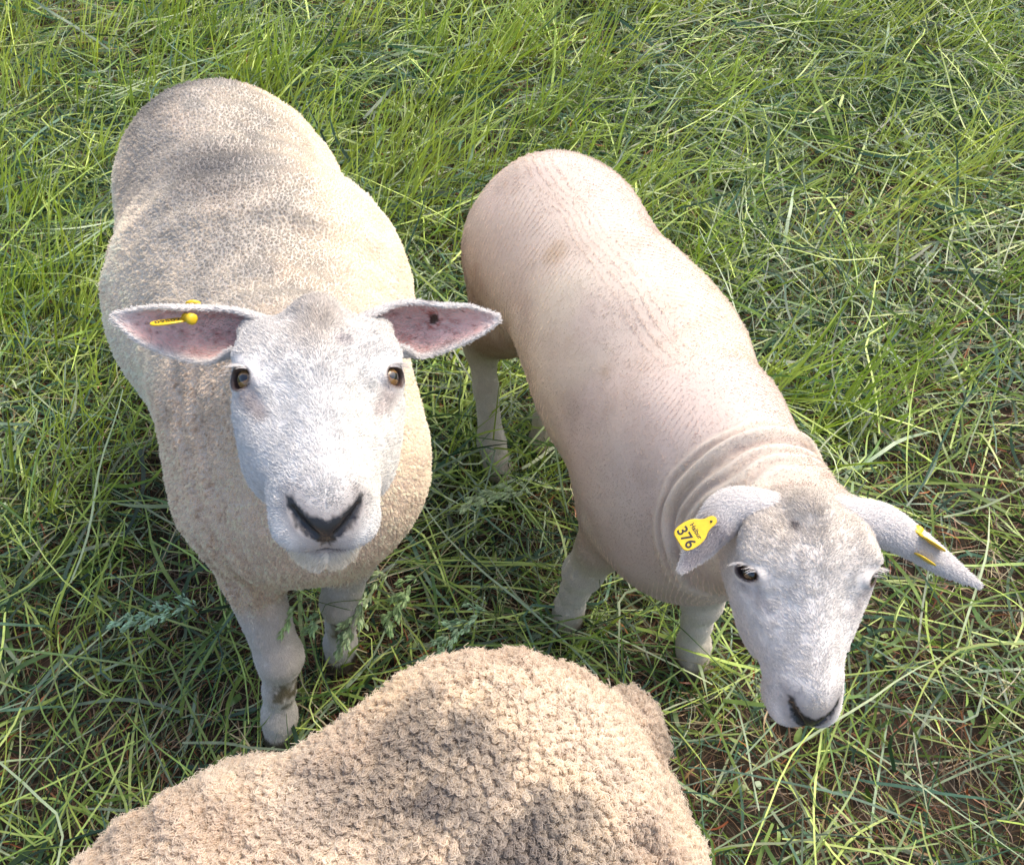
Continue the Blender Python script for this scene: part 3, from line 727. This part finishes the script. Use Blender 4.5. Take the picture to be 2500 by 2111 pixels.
def colour_wool(v, n, L, face, leg, disp):
    f1 = fbm(v, 8, 3, 32); f2 = fbm(v, 26, 3, 33); f0 = fbm(v, 5, 2, 35)
    c = np.tile(V(.60, .535, .455), (len(v), 1)); c = mixc(c, (.50, .425, .35), sstep(.40, .68, f1) * .8); c = mixc(c, (.68, .59, .45), sstep(.5, .65, f0) * .5)
    for x, y, r, a in ((-.015, .16, .06, 1.), (-.03, .11, .06, 1.), (-.09, .25, .045, .8), (-.04, .225, .045, .9), (.04, .13, .06, .7), (-.17, .19, .05, .5), (-.10, .15, .05, .6)):
        d = np.hypot(v[:, 0] - x, v[:, 1] - y) / r + (f2 - .5) * 2.2; c = mixc(c, (.20, .175, .16), (1 - sstep(.1, 1.6, d)) * a * .75)
    d = np.linalg.norm(v - V(.13, .28, .50), axis=1) / .10; c = mixc(c, (.40, .33, .27), (1 - sstep(.4, 1.1, d)) * .7)
    c = mixc(c, np.tile(V(.68, .66, .60), (len(v), 1)), np.clip(leg + face, 0, 1)); return c
def disp_wool(v, n):
    d1, d2, c = worley(v + (np.stack([noise(v, 40, k) for k in (1, 2, 3)], 1) - .5) * .012, 95)
    lump = sstep(0, .006, d2 - d1) * .0035
    big = (fbm(v, 16, 3, 41) - .5) * .022
    s = v[:, 0] * .75 + v[:, 1] * .66; folds = .004 * np.sin(s * 120 + fbm(v, 7, 2, 44) * 9) * sstep(.45, .6, fbm(v, 5, 2, 45))
    return lump + big + folds
a3 = -.80
H3 = np.array([-.66, -.52, .78]); R3 = np.stack([unit(np.cross((-.6, -.6, -.52), (-.35, -.35, .85))), unit(V(-.6, -.6, -.52)), np.zeros(3)], 1); R3[:, 2] = np.cross(R3[:, 0], R3[:, 1])
wool_prims = [
    ('e', (-.016, .196, .520), (.190, .188, .200), .1, a3),
    ('e', (-.115, .120, .520), (.190, .20, .185), .05, a3),
    ('e', (-.240, .005, .500), (.260, .270, .245), .05, a3),
    ('e', (-.400, -.18, .500), (.20, .20, .235), .06, a3),
    ('e', (-.450, -.26, .450), (.17, .16, .18), .06, a3),
    ('c', (-.45, -.26, .58), (-.61, -.46, .74), .145, .085, .07),
    ('e', (.126, .298, .505), (.048, .050, .070), .012, a3),
    ('e', (.092, .13, .42), (.095, .14, .18), .05, a3), ('e', (-.02, .26, .42), (.095, .11, .18), .05, a3),
] + leg_prims([(.11, .14, .36), (.17, .17, .25), (.13, .13, .08), (.11, .11, .02)], [.07, .034, .026, .031]) \
  + leg_prims([(.0, .28, .36), (.04, .31, .25), (.01, .27, .08), (-.01, .25, .02)], [.07, .034, .026, .031]) \
  + leg_prims([(-.37, -.32, .38), (-.38, -.34, .25), (-.39, -.35, .08), (-.40, -.36, .02)], [.07, .036, .026, .031]) \
  + leg_prims([(-.50, -.18, .38), (-.51, -.19, .25), (-.52, -.20, .08), (-.53, -.21, .02)], [.07, .036, .026, .031])
ear_m = lambda s: [(s * .050, -.045, -.03, 0, 1, .1, 0, .5, 1, .022, 2.9), (s * .085, -.045, -.03, 0, 1, .1, 0, .5, 1, .024, 2.2),
                   (s * .12, -.04, -.03, 0, 1, .1, 0, .5, 1, .025, 1.4), (s * .155, -.045, -.03, 0, 1, .1, 0, .5, 1, .018, 1.), (s * .19, -.05, -.03, 0, 1, .1, 0, .5, 1, .004, .4)]
S3 = dict(base=(-.2, 0, 0), head=H3, R=R3, hscale=1.0, box=((-.90, -.76, -.02), (.34, .48, .98)), prims=wool_prims, legz=.30, grid=(.0062, .0055),
          label='sheep with thick curly beige fleece, its back cut off by the bottom edge',
          disp=disp_wool, colour=colour_wool, hairdens=3e5, hairlen=.007, hrad=1.6, ears=[dict(keys=ear_m(-1)), dict(keys=ear_m(1))],
          fleece=dict(dens=4.8e5, len=.0092, clump=.0068, rad=.00046, lay=(0, -.1, -.2), pull=.85, sway=1.0, pts=6, curl=.34, turns=9, gain=1.32, var=.26,
                      where=lambda p: np.where(p[:, 1] > -.25, 1.0, .35)))
root1, body1, ears1 = build_sheep(S1)
root2, body2, ears2 = build_sheep(S2)
root3, body3, ears3 = build_sheep(S3)

def ear_tags():
    up = (0, 0, 1)
    # sheep looking up: rivet head above the ear, stud and narrow plate inside it
    F = frame(S1, (.1440, -.078, -.020), (-.93, -.36, 0), (.05, -.52, .80)); Fi = F.inverted()
    t = plate('ear_tag', [(-.019, -.0075), (-.019, .0075), (.010, .0075), (.017, .005), (.019, .0), (.017, -.005), (.010, -.0075)], .0018, F, M_tag, root1)
    put(TXT['0950'], t, Matrix.Translation((-.002, 0, .0010)))
    lathe('stud', [(.0, -.002), (.0042, -.002), (.0045, .006), (.0056, .0065), (.0058, .0115), (.0030, .0130), (0, .0130)], Fi @ frame(S1, (.1285, -.082, -.018), (1, 0, 0), (-.62, .62, .45)), M_tag, t)
    lathe('rivet_head', [(0, .004), (.004, .0037), (.0072, .0022), (.0078, .0005), (.0070, -.001), (0, -.001)], Fi @ frame(S1, (.123, -.1035, -.024), (1, 0, 0), (.0, -.9, .35)), M_tag, t)
    # lowered head: printed plate hanging on the back of the ear
    W = .0142
    F = frame(S2, TAGC, TAGX, TAGN)
    t = plate('ear_tag', [(-W, -.0265), (-W * 1.05, -.002), (-.006, .010), (-.0055, .021), (0, .0245), (.0055, .021), (.006, .010), (W * 1.05, -.002), (W, -.0265), (0, -.0272)], .0016, F, M_tag, root2)
    put(TXT['376'], t, Matrix.Translation((0, -.0172, .0009)) @ Matrix.Diagonal((.90, 1.0, 1, 1)))
    put(TXT['Halbur'], t, Matrix.Translation((0, -.0040, .0009)) @ Matrix.Diagonal((.86, .95, 1, 1)))
    lathe('rivet_head', [(0, .0022), (.0012, .0021), (.0014, .0008), (.0014, .0)], Matrix.Translation((0, .0165, 0)), M_ink, t, 12)
    # and the folded tag on the other ear, seen edge on, with its knob
    F = frame(S2, T2C, T2X, T2N)
    t = plate('ear_tag', [(-.016, -.012), (-.016, .012), (.006, .012), (.016, .007), (.016, -.007), (.006, -.012)], .0016, F, M_tag, root2)
    p2 = plate('back_plate', [(-.012, -.011), (-.012, .011), (.006, .011), (.012, .007), (.012, -.007), (.006, -.011)], .0016, Matrix.Translation((.003, .0, -.019)), M_tag, t)
    lathe('knob', [(0, -.001), (.0072, -.001), (.0075, .0015), (.0050, .0022), (.0046, .0080), (.0030, .0088), (0, .0088)], Matrix.Translation((-.017, .008, .001)), M_tag, t)
TAGC, TAGX, TAGN = (.1300, -.0435, -.005), (-.55, .83, 0), (-.1, 0, 1)
T2C, T2X, T2N = (-.150, -.040, -.016), (-.9, .55, -.1), (-.45, -.75, .15)
ear_tags()

# ------------------------------------------------------------------ ground and grass
def soil_mat():
    m, nt, b = new_mat('soil'); tc = nt.nodes.new('ShaderNodeTexCoord')
    n = nt.nodes.new('ShaderNodeTexNoise'); n.inputs['Scale'].default_value = 28; n.inputs['Detail'].default_value = 8
    n2 = nt.nodes.new('ShaderNodeTexNoise'); n2.inputs['Scale'].default_value = 3
    for q in (n, n2): nt.links.new(tc.outputs['Object'], q.inputs['Vector'])
    cr = nt.nodes.new('ShaderNodeValToRGB'); cr.color_ramp.elements[0].position = .3; cr.color_ramp.elements[1].position = .75
    cr.color_ramp.elements[0].color = (.018, .013, .009, 1); cr.color_ramp.elements[1].color = (.060, .042, .028, 1)
    nt.links.new(n.outputs[0], cr.inputs[0])
    ln = nt.nodes.new('ShaderNodeVectorMath'); ln.operation = 'LENGTH'; nt.links.new(tc.outputs['Object'], ln.inputs[0])
    mr = nt.nodes.new('ShaderNodeMapRange'); mr.inputs[1].default_value = 3.6; mr.inputs[2].default_value = 5.5; nt.links.new(ln.outputs['Value'], mr.inputs[0])
    mx = nt.nodes.new('ShaderNodeMix'); mx.data_type = 'RGBA'; nt.links.new(mr.outputs[0], mx.inputs[0]); nt.links.new(cr.outputs[0], mx.inputs[6])
    g = nt.nodes.new('ShaderNodeMix'); g.data_type = 'RGBA'; g.inputs[6].default_value = (.05, .09, .02, 1); g.inputs[7].default_value = (.10, .15, .04, 1)
    nt.links.new(n2.outputs[0], g.inputs[0]); nt.links.new(g.outputs[2], mx.inputs[7]); nt.links.new(mx.outputs[2], b.inputs['Base Color'])
    b.inputs['Roughness'].default_value = .95
    bp = nt.nodes.new('ShaderNodeBump'); bp.inputs['Strength'].default_value = .8; bp.inputs['Distance'].default_value = .01
    nt.links.new(n.outputs[0], bp.inputs['Height']); nt.links.new(bp.outputs[0], b.inputs['Normal'])
    return m
def grass_mat():
    m, nt, b = new_mat('grass_blade'); a = attr(nt)
    tc = nt.nodes.new('ShaderNodeTexCoord'); n = nt.nodes.new('ShaderNodeTexNoise'); n.inputs['Scale'].default_value = 120
    nt.links.new(tc.outputs['Object'], n.inputs['Vector'])
    mp = nt.nodes.new('ShaderNodeMapRange'); mp.inputs[3].default_value = .8; mp.inputs[4].default_value = 1.36; nt.links.new(n.outputs[0], mp.inputs[0])
    mx = nt.nodes.new('ShaderNodeMix'); mx.data_type = 'RGBA'; mx.blend_type = 'MULTIPLY'; mx.inputs[0].default_value = 1
    nt.links.new(a.outputs['Color'], mx.inputs[6]); nt.links.new(mp.outputs[0], mx.inputs[7])
    nt.links.new(mx.outputs[2], b.inputs['Base Color'])
    b.inputs['Roughness'].default_value = .42; b.inputs['Specular IOR Level'].default_value = .55
    t = nt.nodes.new('ShaderNodeBsdfTranslucent'); hs = nt.nodes.new('ShaderNodeHueSaturation'); hs.inputs['Saturation'].default_value = 1.15; hs.inputs['Value'].default_value = 1.5; hs.inputs['Hue'].default_value = .495
    nt.links.new(mx.outputs[2], hs.inputs['Color']); nt.links.new(hs.outputs[0], t.inputs['Color'])
    ms = nt.nodes.new('ShaderNodeMixShader'); ms.inputs[0].default_value = .20
    nt.links.new(b.outputs[0], ms.inputs[1]); nt.links.new(t.outputs[0], ms.inputs[2]); nt.links.new(ms.outputs[0], nt.nodes['Material Output'].inputs[0])
    return m
M_grass = grass_mat(); M_soil = soil_mat()

# the ground: a fine sheet under the grass and coarse rings out to the horizon, one mesh
def ground_z(x, y):
    p = np.stack([x, y, x * 0], -1); return (fbm(p, 2.2, 3, 50) - .5) * .035 - .012 + (fbm(p, 22, 2, 51) - .5) * .012
r_ = np.concatenate([np.linspace(.0, 5, 90)[1:], 5 * 1.18 ** np.arange(1, 36)]); th_ = np.linspace(0, 2 * math.pi, 181)[:-1]
gx = (r_[:, None] * np.cos(th_)).ravel(); gy = (r_[:, None] * np.sin(th_)).ravel() + 1.2
gz = ground_z(gx, gy); I = np.arange(len(r_) * 180).reshape(len(r_), 180); J = np.roll(I, -1, 1)
gv = np.concatenate([np.stack([gx, gy, gz], -1), [[0, 1.2, float(ground_z(np.array([0.]), np.array([1.2]))[0])]]])
fan = np.stack([np.full(180, len(gx)), I[0], J[0]], -1)
ground = tag(mesh_obj('ground', gv, [np.stack([I[:-1], I[1:], J[1:], J[:-1]], -1).reshape(-1, 4), fan], M_soil), kind='structure')

def blades(pos, az, el, ln, wd, bend, col, seg=6, kink=None, curl=.0, tipw=.12, vary=True, roll=None, root_col=None):
    """flat tapering strips; el elevation at the root, bend how far the tip drops (radians), kink = sudden turn partway up"""
    n = len(pos); s = np.linspace(0, 1, seg + 1)
    A = az[:, None] + curl * rng.normal(0, 1, (n, 1)) * s + np.cumsum(rng.normal(0, .10, (n, seg + 1)), 1)
    Ee = el[:, None] - bend[:, None] * s ** 1.3
    if kink is not None:
        at = rng.uniform(.3, .75, n)[:, None]; on = (s[None] >= at) * kink[:, None]
        A = A + on * rng.choice([-1, 1], n)[:, None] * rng.uniform(.3, 2.0, n)[:, None]; Ee = Ee - on * rng.uniform(.1, .9, n)[:, None]
    d = np.stack([np.cos(A) * np.cos(Ee), np.sin(A) * np.cos(Ee), np.sin(Ee)], -1)
    P = pos[:, None] + np.concatenate([np.zeros((n, 1, 3)), np.cumsum((d[:, 1:] + d[:, :-1]) / 2 * (ln / seg)[:, None, None], 1)], 1)
    gzz = ground_z(P[..., 0].ravel(), P[..., 1].ravel()).reshape(n, -1)
    lowc = gzz + .003 + rng.random((n, 1)) * .02
    P[..., 2] = np.where(P[..., 2] < lowc, lowc + (P[..., 2] - lowc) * .12, P[..., 2])
    d = unit(np.gradient(P, axis=1))
    side = np.cross(d, np.array([0, 0, 1.])); side = unit(side + 1e-5)
    up = np.cross(side, d)
    ro = (rng.normal(0, .7, n) if roll is None else roll)[:, None] + s[None] * rng.normal(0, .8, (n, 1))
    sd = side * np.cos(ro)[..., None] + up * np.sin(ro)[..., None]
    prof = np.interp(s, [0, .25, .7, 1], [.75, 1, .8, tipw])
    h = sd * (wd[:, None] * prof / 2)[..., None]
    v = np.stack([P - h, P + h], 2).reshape(-1, 3)
    k = np.arange(n)[:, None] * (seg + 1) * 2 + np.arange(seg)[None] * 2
    f = np.stack([k, k + 1, k + 3, k + 2], -1).reshape(-1, 4)
    c = np.repeat(col[:, None], seg + 1, 1)
    if root_col is not None: c = c + (np.asarray(root_col) - c) * (np.clip(1 - s * 2.2, 0, 1) * .7)[None, :, None]
    if vary: c = c * (1 + rng.normal(0, .10, (n, seg + 1, 1)))
    c = np.repeat(c[:, :, None], 2, 2).reshape(-1, 3)
    return v, f, np.clip(c, .004, .9), P, d
def scatter(n, x0=-2.6, x1=2.6, y0=-.7, y1=4.2):
    """points over the field: dense where the photo looks, thinner round it"""
    out = np.zeros((0, 2))
    while len(out) < n:
        q = np.stack([rng.uniform(x0, x1, n * 2), rng.uniform(y0, y1, n * 2)], 1)
        half = .95 + .33 * q[:, 1]
        inside = (np.abs(q[:, 0]) < half + .05) & (q[:, 1] > .0) & (q[:, 1] < 3.1)
        out = np.concatenate([out, q[rng.random(len(q)) < np.where(inside, 1, .22)]])
    return out[:n]
PAL = np.array([(.17, .26, .055), (.080, .150, .040), (.25, .34, .080), (.060, .125, .080), (.20, .27, .17), (.020, .050, .022), (.33, .42, .11), (.28, .34, .20)])
def pick(n, w): w = np.array(w, float); return PAL[rng.choice(len(PAL), n, p=w / w.sum())] * rng.uniform(.6, 1.5, (n, 1))
def xyz(q, z): return np.stack([q[:, 0], q[:, 1], ground_z(q[:, 0], q[:, 1]) + z], 1)
def flow_az(q, o=60): p = np.stack([q[:, 0], q[:, 1], q[:, 0] * 0], 1); return noise(p, 1.7, o) * 9 + noise(p, 5, o + 1) * 3
GQ = .35 if FAST else 1.0
def lush(q):       # 0 bare and brown .. 1 thick
    p = np.stack([q[:, 0], q[:, 1], q[:, 0] * 0], 1)
    return np.clip(fbm(p, 2.2, 3, 71) * 1.5 - .45 + .42 * sstep(.3, 1.4, q[:, 1]) - .25 * sstep(.25, .6, q[:, 0]) * sstep(.6, .2, q[:, 1]), 0, 1)
Gs = []
# dead thatch close to the soil
n = int(64000 * GQ); q = scatter(n)
brown = np.array([(.14, .085, .045), (.20, .13, .075), (.10, .05, .03), (.19, .15, .10), (.16, .07, .035), (.07, .05, .03)])
Gs.append(blades(xyz(q, rng.uniform(0, .018, n)), rng.uniform(0, 6.28, n), rng.normal(.05, .25, n), rng.uniform(.03, .14, n), rng.uniform(.0008, .0022, n), rng.normal(.1, .3, n), brown[rng.integers(0, 6, n)] * rng.uniform(.6, 1.7, (n, 1)), seg=4, curl=1.0))
# mown grass lying in swathes
n = int(62000 * GQ); q = scatter(n); q = q[rng.random(n) < .12 + .88 * lush(q) ** 1.3]; n = len(q)
zz = rng.random(n) ** 1.4 * (.02 + .07 * lush(q))
Gs.append(blades(xyz(q, zz), flow_az(q) + rng.normal(0, .75, n), rng.normal(.10, .22, n), rng.uniform(.05, .23, n), rng.uniform(.0018, .0050, n), rng.normal(.35, .35, n), pick(n, [2.5, 3, 2, 4, 3, 5, 1.6, 1.6]), seg=6, kink=(rng.random(n) < .35) * 1., curl=.9))
# short curly regrowth
n = int(36000 * GQ); q = scatter(n); q = q[rng.random(n) < .10 + .9 * lush(q) ** 1.4]; n = len(q)
Gs.append(blades(xyz(q, rng.uniform(0, .02, n)), rng.uniform(0, 6.28, n), rng.uniform(.3, 1.3, n), rng.uniform(.04, .11, n), rng.uniform(.0020, .0046, n), rng.uniform(.3, 1.6, n), pick(n, [4, 3, 3, 2, 1, 3, 1.5, .3]), seg=5, curl=.8))
# long single stems thrown over the top
n = int(6500 * GQ); q = scatter(n)
Gs.append(blades(xyz(q, rng.uniform(.03, .09, n)), flow_az(q, 80) + rng.normal(0, .9, n), rng.normal(.05, .16, n), rng.uniform(.18, .50, n), rng.uniform(.0026, .0050, n), rng.normal(.12, .2, n), pick(n, [3, 2, 4, 1, 2, 1, 4, 2]), seg=9, kink=(rng.random(n) < .5) * 1., curl=.25, tipw=.5))
# broad flat leaves
n = int(3400 * GQ); q = scatter(n)
Gs.append(blades(xyz(q, rng.uniform(.02, .08, n)), flow_az(q, 90) + rng.normal(0, .9, n), rng.normal(.15, .25, n), rng.uniform(.12, .30, n), rng.uniform(.0050, .0090, n), rng.normal(.4, .4, n), pick(n, [2, 3, 1, 4, 1, 3, .3, .5]), seg=8, kink=(rng.random(n) < .25) * 1., curl=.4))
# standing tufts of bright grass
tq = []
for k in range(int(470)):
    x = rng.uniform(-2.4, 2.4); y = rng.uniform(.75, 4.0)
    w_ = .15 + .85 * sstep(1.1, 2.0, np.array(y)) + .35 * (x < -.75) * (y < 2.2)
    if rng.random() < w_ and y > .9: tq.append((x, y, rng.uniform(.05, .15), int(rng.uniform(16, 46))))
tq += [(-.93, 1.05, .10, 42), (-.98, .86, .09, 34), (-1.03, 1.32, .11, 48), (-.88, 1.45, .09, 34), (-.80, .62, .07, 20), (.62, 1.18, .07, 36), (.60, 1.05, .05, 18), (-.10, 1.02, .07, 24)]
tq += [(-.40, .415, .035, 12), (-.44, .46, .03, 8), (-.315, .55, .035, 14), (-.28, .58, .03, 8), (.095, .615, .035, 14), (.13, .64, .03, 8), (.33, .54, .035, 12), (.29, .58, .03, 8), (-.02, .935, .03, 10), (.03, .98, .04, 12)]
for x, y, r, m in tq:
    m = int(m * (1 if not FAST else .5)); a = rng.uniform(0, 6.28, m); rr = r * np.sqrt(rng.random(m)); q = np.stack([x + rr * np.cos(a), y + rr * np.sin(a)], 1)
    lean = rng.normal(.15, .6, m)
    tone = rng.uniform(.0, 1); c = np.array([(.22, .33, .055)]) * (1 - tone) + np.array([(.40, .47, .10)]) * tone
    Gs.append(blades(xyz(q, np.zeros(m)), lean, rng.normal(1.08, .20, m), rng.uniform(.10, .32, m) * (.5 if m < 15 else 1), rng.uniform(.0028, .0058, m), rng.uniform(-.05, .5, m), c * rng.uniform(.7, 1.3, (m, 1)), seg=6, curl=.3, root_col=(.20, .16, .06)))
# pale straw
n = int(7000 * GQ); q = scatter(n); q = q[noise(np.c_[q, 0 * q[:, 0]], 2.6, 95) > .5]; n = len(q)
Gs.append(blades(xyz(q, rng.uniform(.01, .07, n)), flow_az(q, 97) + rng.normal(0, .9, n), rng.normal(.03, .15, n), rng.uniform(.05, .22, n), rng.uniform(.0012, .0030, n), rng.normal(.1, .2, n), np.array([(.42, .36, .20), (.34, .26, .14), (.46, .42, .28)])[rng.integers(0, 3, n)] * rng.uniform(.7, 1.2, (n, 1)), seg=5, kink=(rng.random(n) < .4) * 1., curl=.4))
# little broad leaves of weeds
n = int(3600 * GQ); q = scatter(n); q = q[noise(np.c_[q, 0 * q[:, 0]], 3.5, 98) > .52]; n = len(q)
Gs.append(blades(xyz(q, rng.uniform(.005, .06, n)), rng.uniform(0, 6.28, n), rng.uniform(-.1, .7, n), rng.uniform(.012, .034, n), rng.uniform(.006, .013, n), rng.uniform(.1, .9, n), pick(n, [3, 3, 2, 2, 2, 0, .5, .3]), seg=5, curl=.2, tipw=.05))
# rusty withered leaves
n = int(5000 * GQ); q = scatter(n)
Gs.append(blades(xyz(q, rng.uniform(.0, .05, n)), rng.uniform(0, 6.28, n), rng.normal(.2, .4, n), rng.uniform(.02, .09, n), rng.uniform(.0015, .004, n), rng.normal(.5, .8, n), np.array([(.30, .12, .045), (.26, .17, .07), (.22, .07, .03)])[rng.integers(0, 3, n)], seg=4, curl=1.0))
def merge(G):
    o = 0; v = []; f = []; c = []
    for g in G: v.append(g[0]); f.append(g[1] + o); c.append(g[2]); o += len(g[0])
    return np.concatenate(v), np.concatenate(f), np.concatenate(c)
gv, gf, gc = merge(Gs)
tag(mesh_obj('grass', gv, gf, M_grass, None, gc), 'mown and standing green grass tangled over the whole field', 'grass', kind='stuff')

# ------------------------------------------------------------------ grass flower heads
def spikelets(C, D, size, n_rng, open_=.6):
    """lens shaped spikelets, 6 vertices each, at C pointing along D"""
    n = len(C); D = unit(D); a = unit(np.cross(D, n_rng.normal(0, 1, (n, 3)))); b_ = np.cross(D, a)
    L = (size * n_rng.uniform(.8, 1.2, n))[:, None]; w1 = L * .24; w2 = L * .14
    v = np.stack([C, C + D * L * .45 + a * w1, C + D * L * .45 + b_ * w2, C + D * L * .45 - a * w1, C + D * L * .45 - b_ * w2, C + D * L], 1).reshape(-1, 3)
    k = np.arange(n)[:, None] * 6
    f = np.concatenate([np.stack([k[:, 0], k[:, 0] + 1 + j, k[:, 0] + 1 + (j + 1) % 4], 1) for j in range(4)] + [np.stack([k[:, 0] + 1 + j, k[:, 0] + 5, k[:, 0] + 1 + (j + 1) % 4], 1) for j in range(4)])
    return v, f
def head_geo(pts, head_len, per=168, size=0.0097, clusters=7, seedv=1):
    """a stem along pts (k,3) with a one-sided head on its last head_len metres"""
    rg = np.random.default_rng(seedv); K = catmull(np.asarray(pts, float), np.linspace(0, 1, 40)); T = unit(np.gradient(K, axis=0))
    sl = np.concatenate([[0], np.cumsum(np.linalg.norm(np.diff(K, axis=0), axis=1))]); tot = sl[-1]
    a = np.linspace(0, 2 * math.pi, 6)[:-1]; s1 = unit(np.cross(T, [0.1, .2, 1])); s2 = np.cross(T, s1); r = .0011 * (1.1 - .6 * sl / tot)
    sv = (K[:, None] + r[:, None, None] * (np.cos(a)[None, :, None] * s1[:, None] + np.sin(a)[None, :, None] * s2[:, None])).reshape(-1, 3)
    I = np.arange(200).reshape(40, 5); J = np.roll(I, -1, 1); sf = np.stack([I[:-1], J[:-1], J[1:], I[1:]], -1).reshape(-1, 4)
    u = rg.random(per) ** .8; ci = np.floor(u * clusters); side = np.where(ci % 2 == 0, 1, -1)
    at = tot - head_len * (1 - (ci + .2) / clusters); spread = head_len / clusters * (2.1 - 1.1 * ci / clusters)
    x = rg.random(per); P = np.stack([np.interp(at, sl, K[:, k]) for k in range(3)], 1); D = np.stack([np.interp(at, sl, T[:, k]) for k in range(3)], 1)
    S_ = unit(np.cross(D, [0.05, .3, 1.])); bd = unit(D + S_ * side[:, None] * .55 + rg.normal(0, .08, D.shape))
    C = P + bd * (x * spread)[:, None] + rg.normal(0, 1, (per, 3)) * (.0022 * np.sin(np.clip(x, .1, 1) * 3.0))[:, None]; dd = unit(bd + S_ * (rg.normal(0, .35, per))[:, None] + rg.normal(0, .15, D.shape))
    hv, hf = spikelets(C, dd, size, rg)
    return sv, sf, hv, hf
def head_mesh(pts, head_len, tone, stemtone, seedv, **kw):
    rg = np.random.default_rng(seedv + 99); sv, sf, hv, hf = head_geo(pts, head_len, seedv=seedv, **kw)
    hc = np.repeat(np.array(tone) * 1.55 * rg.uniform(.65, 1.35, (len(hv) // 6, 1)), 6, 0) * np.tile(np.array([.7, 1, .9, 1, .9, 1.35]), len(hv) // 6)[:, None]
    return sv, sf, hv, hf, np.tile(stemtone, (len(sv), 1)), hc
def flower_stalk(label, pts, head_len, seedv, tone=(.20, .27, .14), stemtone=(.10, .16, .05), **kw):
    base = np.array([pts[0][0], pts[0][1], 0.]); root = bpy.data.objects.new('grass_stalk', None); COL.objects.link(root); root.location = base; root.empty_display_size = .05
    tag(root, label, 'grass stalk', 'flowering grass stalks')
    sv, sf, hv, hf, c1, c2 = head_mesh(pts, head_len, tone, stemtone, seedv, **kw)
    mesh_obj('stem', sv - base, sf, M_grass, root, c1); mesh_obj('seed_head', hv - base, hf, M_grass, root, c2, smooth=False)
# loose heads lying about in the sward
hvs, hfs, hcs, o_ = [], [], [], 0
for k in range(int(520 * GQ)):
    q = scatter(1)[0]
    while not (q[1] > .55 and lush(q[None])[0] > .3): q = scatter(1)[0]
    az = rng.uniform(0, 6.28); L_ = rng.uniform(.12, .28); z0 = rng.uniform(.02, .07); rise = rng.uniform(.0, .05)
    t = np.linspace(0, 1, 5)[:, None]; gz0 = float(ground_z(q[:1], q[1:2])[0])
    pts = np.array([q[0], q[1], z0 + gz0]) + t * L_ * np.array([math.cos(az), math.sin(az), 0]) + np.concatenate([rng.normal(0, .008, (5, 2)), rise * np.sin(t * 3.14) + .01], 1)
    tone = np.array([(.17, .23, .14), (.20, .25, .17), (.22, .26, .12)][k % 3])
    a = head_mesh(pts, rng.uniform(.05, .09), tone, np.array([.13, .18, .06]), 1000 + k, per=34, size=0.0091)
    for vv, ff, cc in ((a[0], np.concatenate([a[1][:, [0, 1, 2]], a[1][:, [0, 2, 3]]]), a[4]), (a[2], a[3], a[5])):
        hvs.append(vv); hfs.append(ff + o_); hcs.append(cc); o_ += len(vv)
tag(mesh_obj('seed_heads', np.concatenate(hvs), np.concatenate(hfs), M_grass, None, np.concatenate(hcs), smooth=False), 'pale green grass flower heads scattered through the mown grass', 'seed heads', kind='stuff')

flower_stalk('long stalk lying before the shorn sheep, its pale flower head by the hind hoof',
             [(.42, .46, .03), (.358, .525, .12), (.168, .705, .17), (.030, .845, .165), (-.088, .836, .14)], .135, 1, tone=(.28, .34, .20), per=270, size=0.0123, clusters=8)
flower_stalk('pale drooping flower head hanging just under the chin of the sheep looking up', [(-.24, .70, .02), (-.255, .60, .20), (-.325, .585, .275), (-.345, .560, .275), (-.380, .535, .255)], .065, 2, tone=(.26, .36, .17), per=138, size=0.0130, clusters=4)
flower_stalk('small flower head beside the chin of the sheep looking up, right of a longer one', [(-.20, .70, .02), (-.22, .62, .20), (-.285, .585, .265), (-.300, .570, .262), (-.322, .548, .235)], .042, 3, tone=(.22, .32, .16), per=78, size=0.0111, clusters=3)
flower_stalk('largest arching flower head bowing over the right foreleg of the sheep looking up', [(.15, .72, .05), (-.04, .745, .15), (-.150, .680, .21), (-.225, .640, .225), (-.262, .585, .20), (-.290, .560, .14)], .17, 4, tone=(.26, .33, .18), per=330, size=0.0137, clusters=8)
flower_stalk('green flower head arching right of the chin, between two sheep', [(.12, .66, .03), (.0, .70, .14), (-.11, .695, .19), (-.175, .655, .18), (-.215, .60, .13)], .11, 5, tone=(.21, .30, .14), per=210, size=0.0123, clusters=6)
flower_stalk('bluish flower head lying flat just above the back of the thick-fleeced sheep', [(.22, .58, .06), (.10, .60, .10), (-.02, .625, .14), (-.085, .60, .14), (-.14, .545, .11)], .14, 6, tone=(.17, .26, .16), per=240, size=0.0117, clusters=7)
flower_stalk('bluish flower head lying left of the foreleg with the muddy knee', [(-.36, .60, .05), (-.46, .622, .13), (-.56, .625, .155), (-.63, .610, .14), (-.69, .620, .11)], .17, 7, tone=(.20, .30, .20), per=270, size=0.0117, clusters=8)
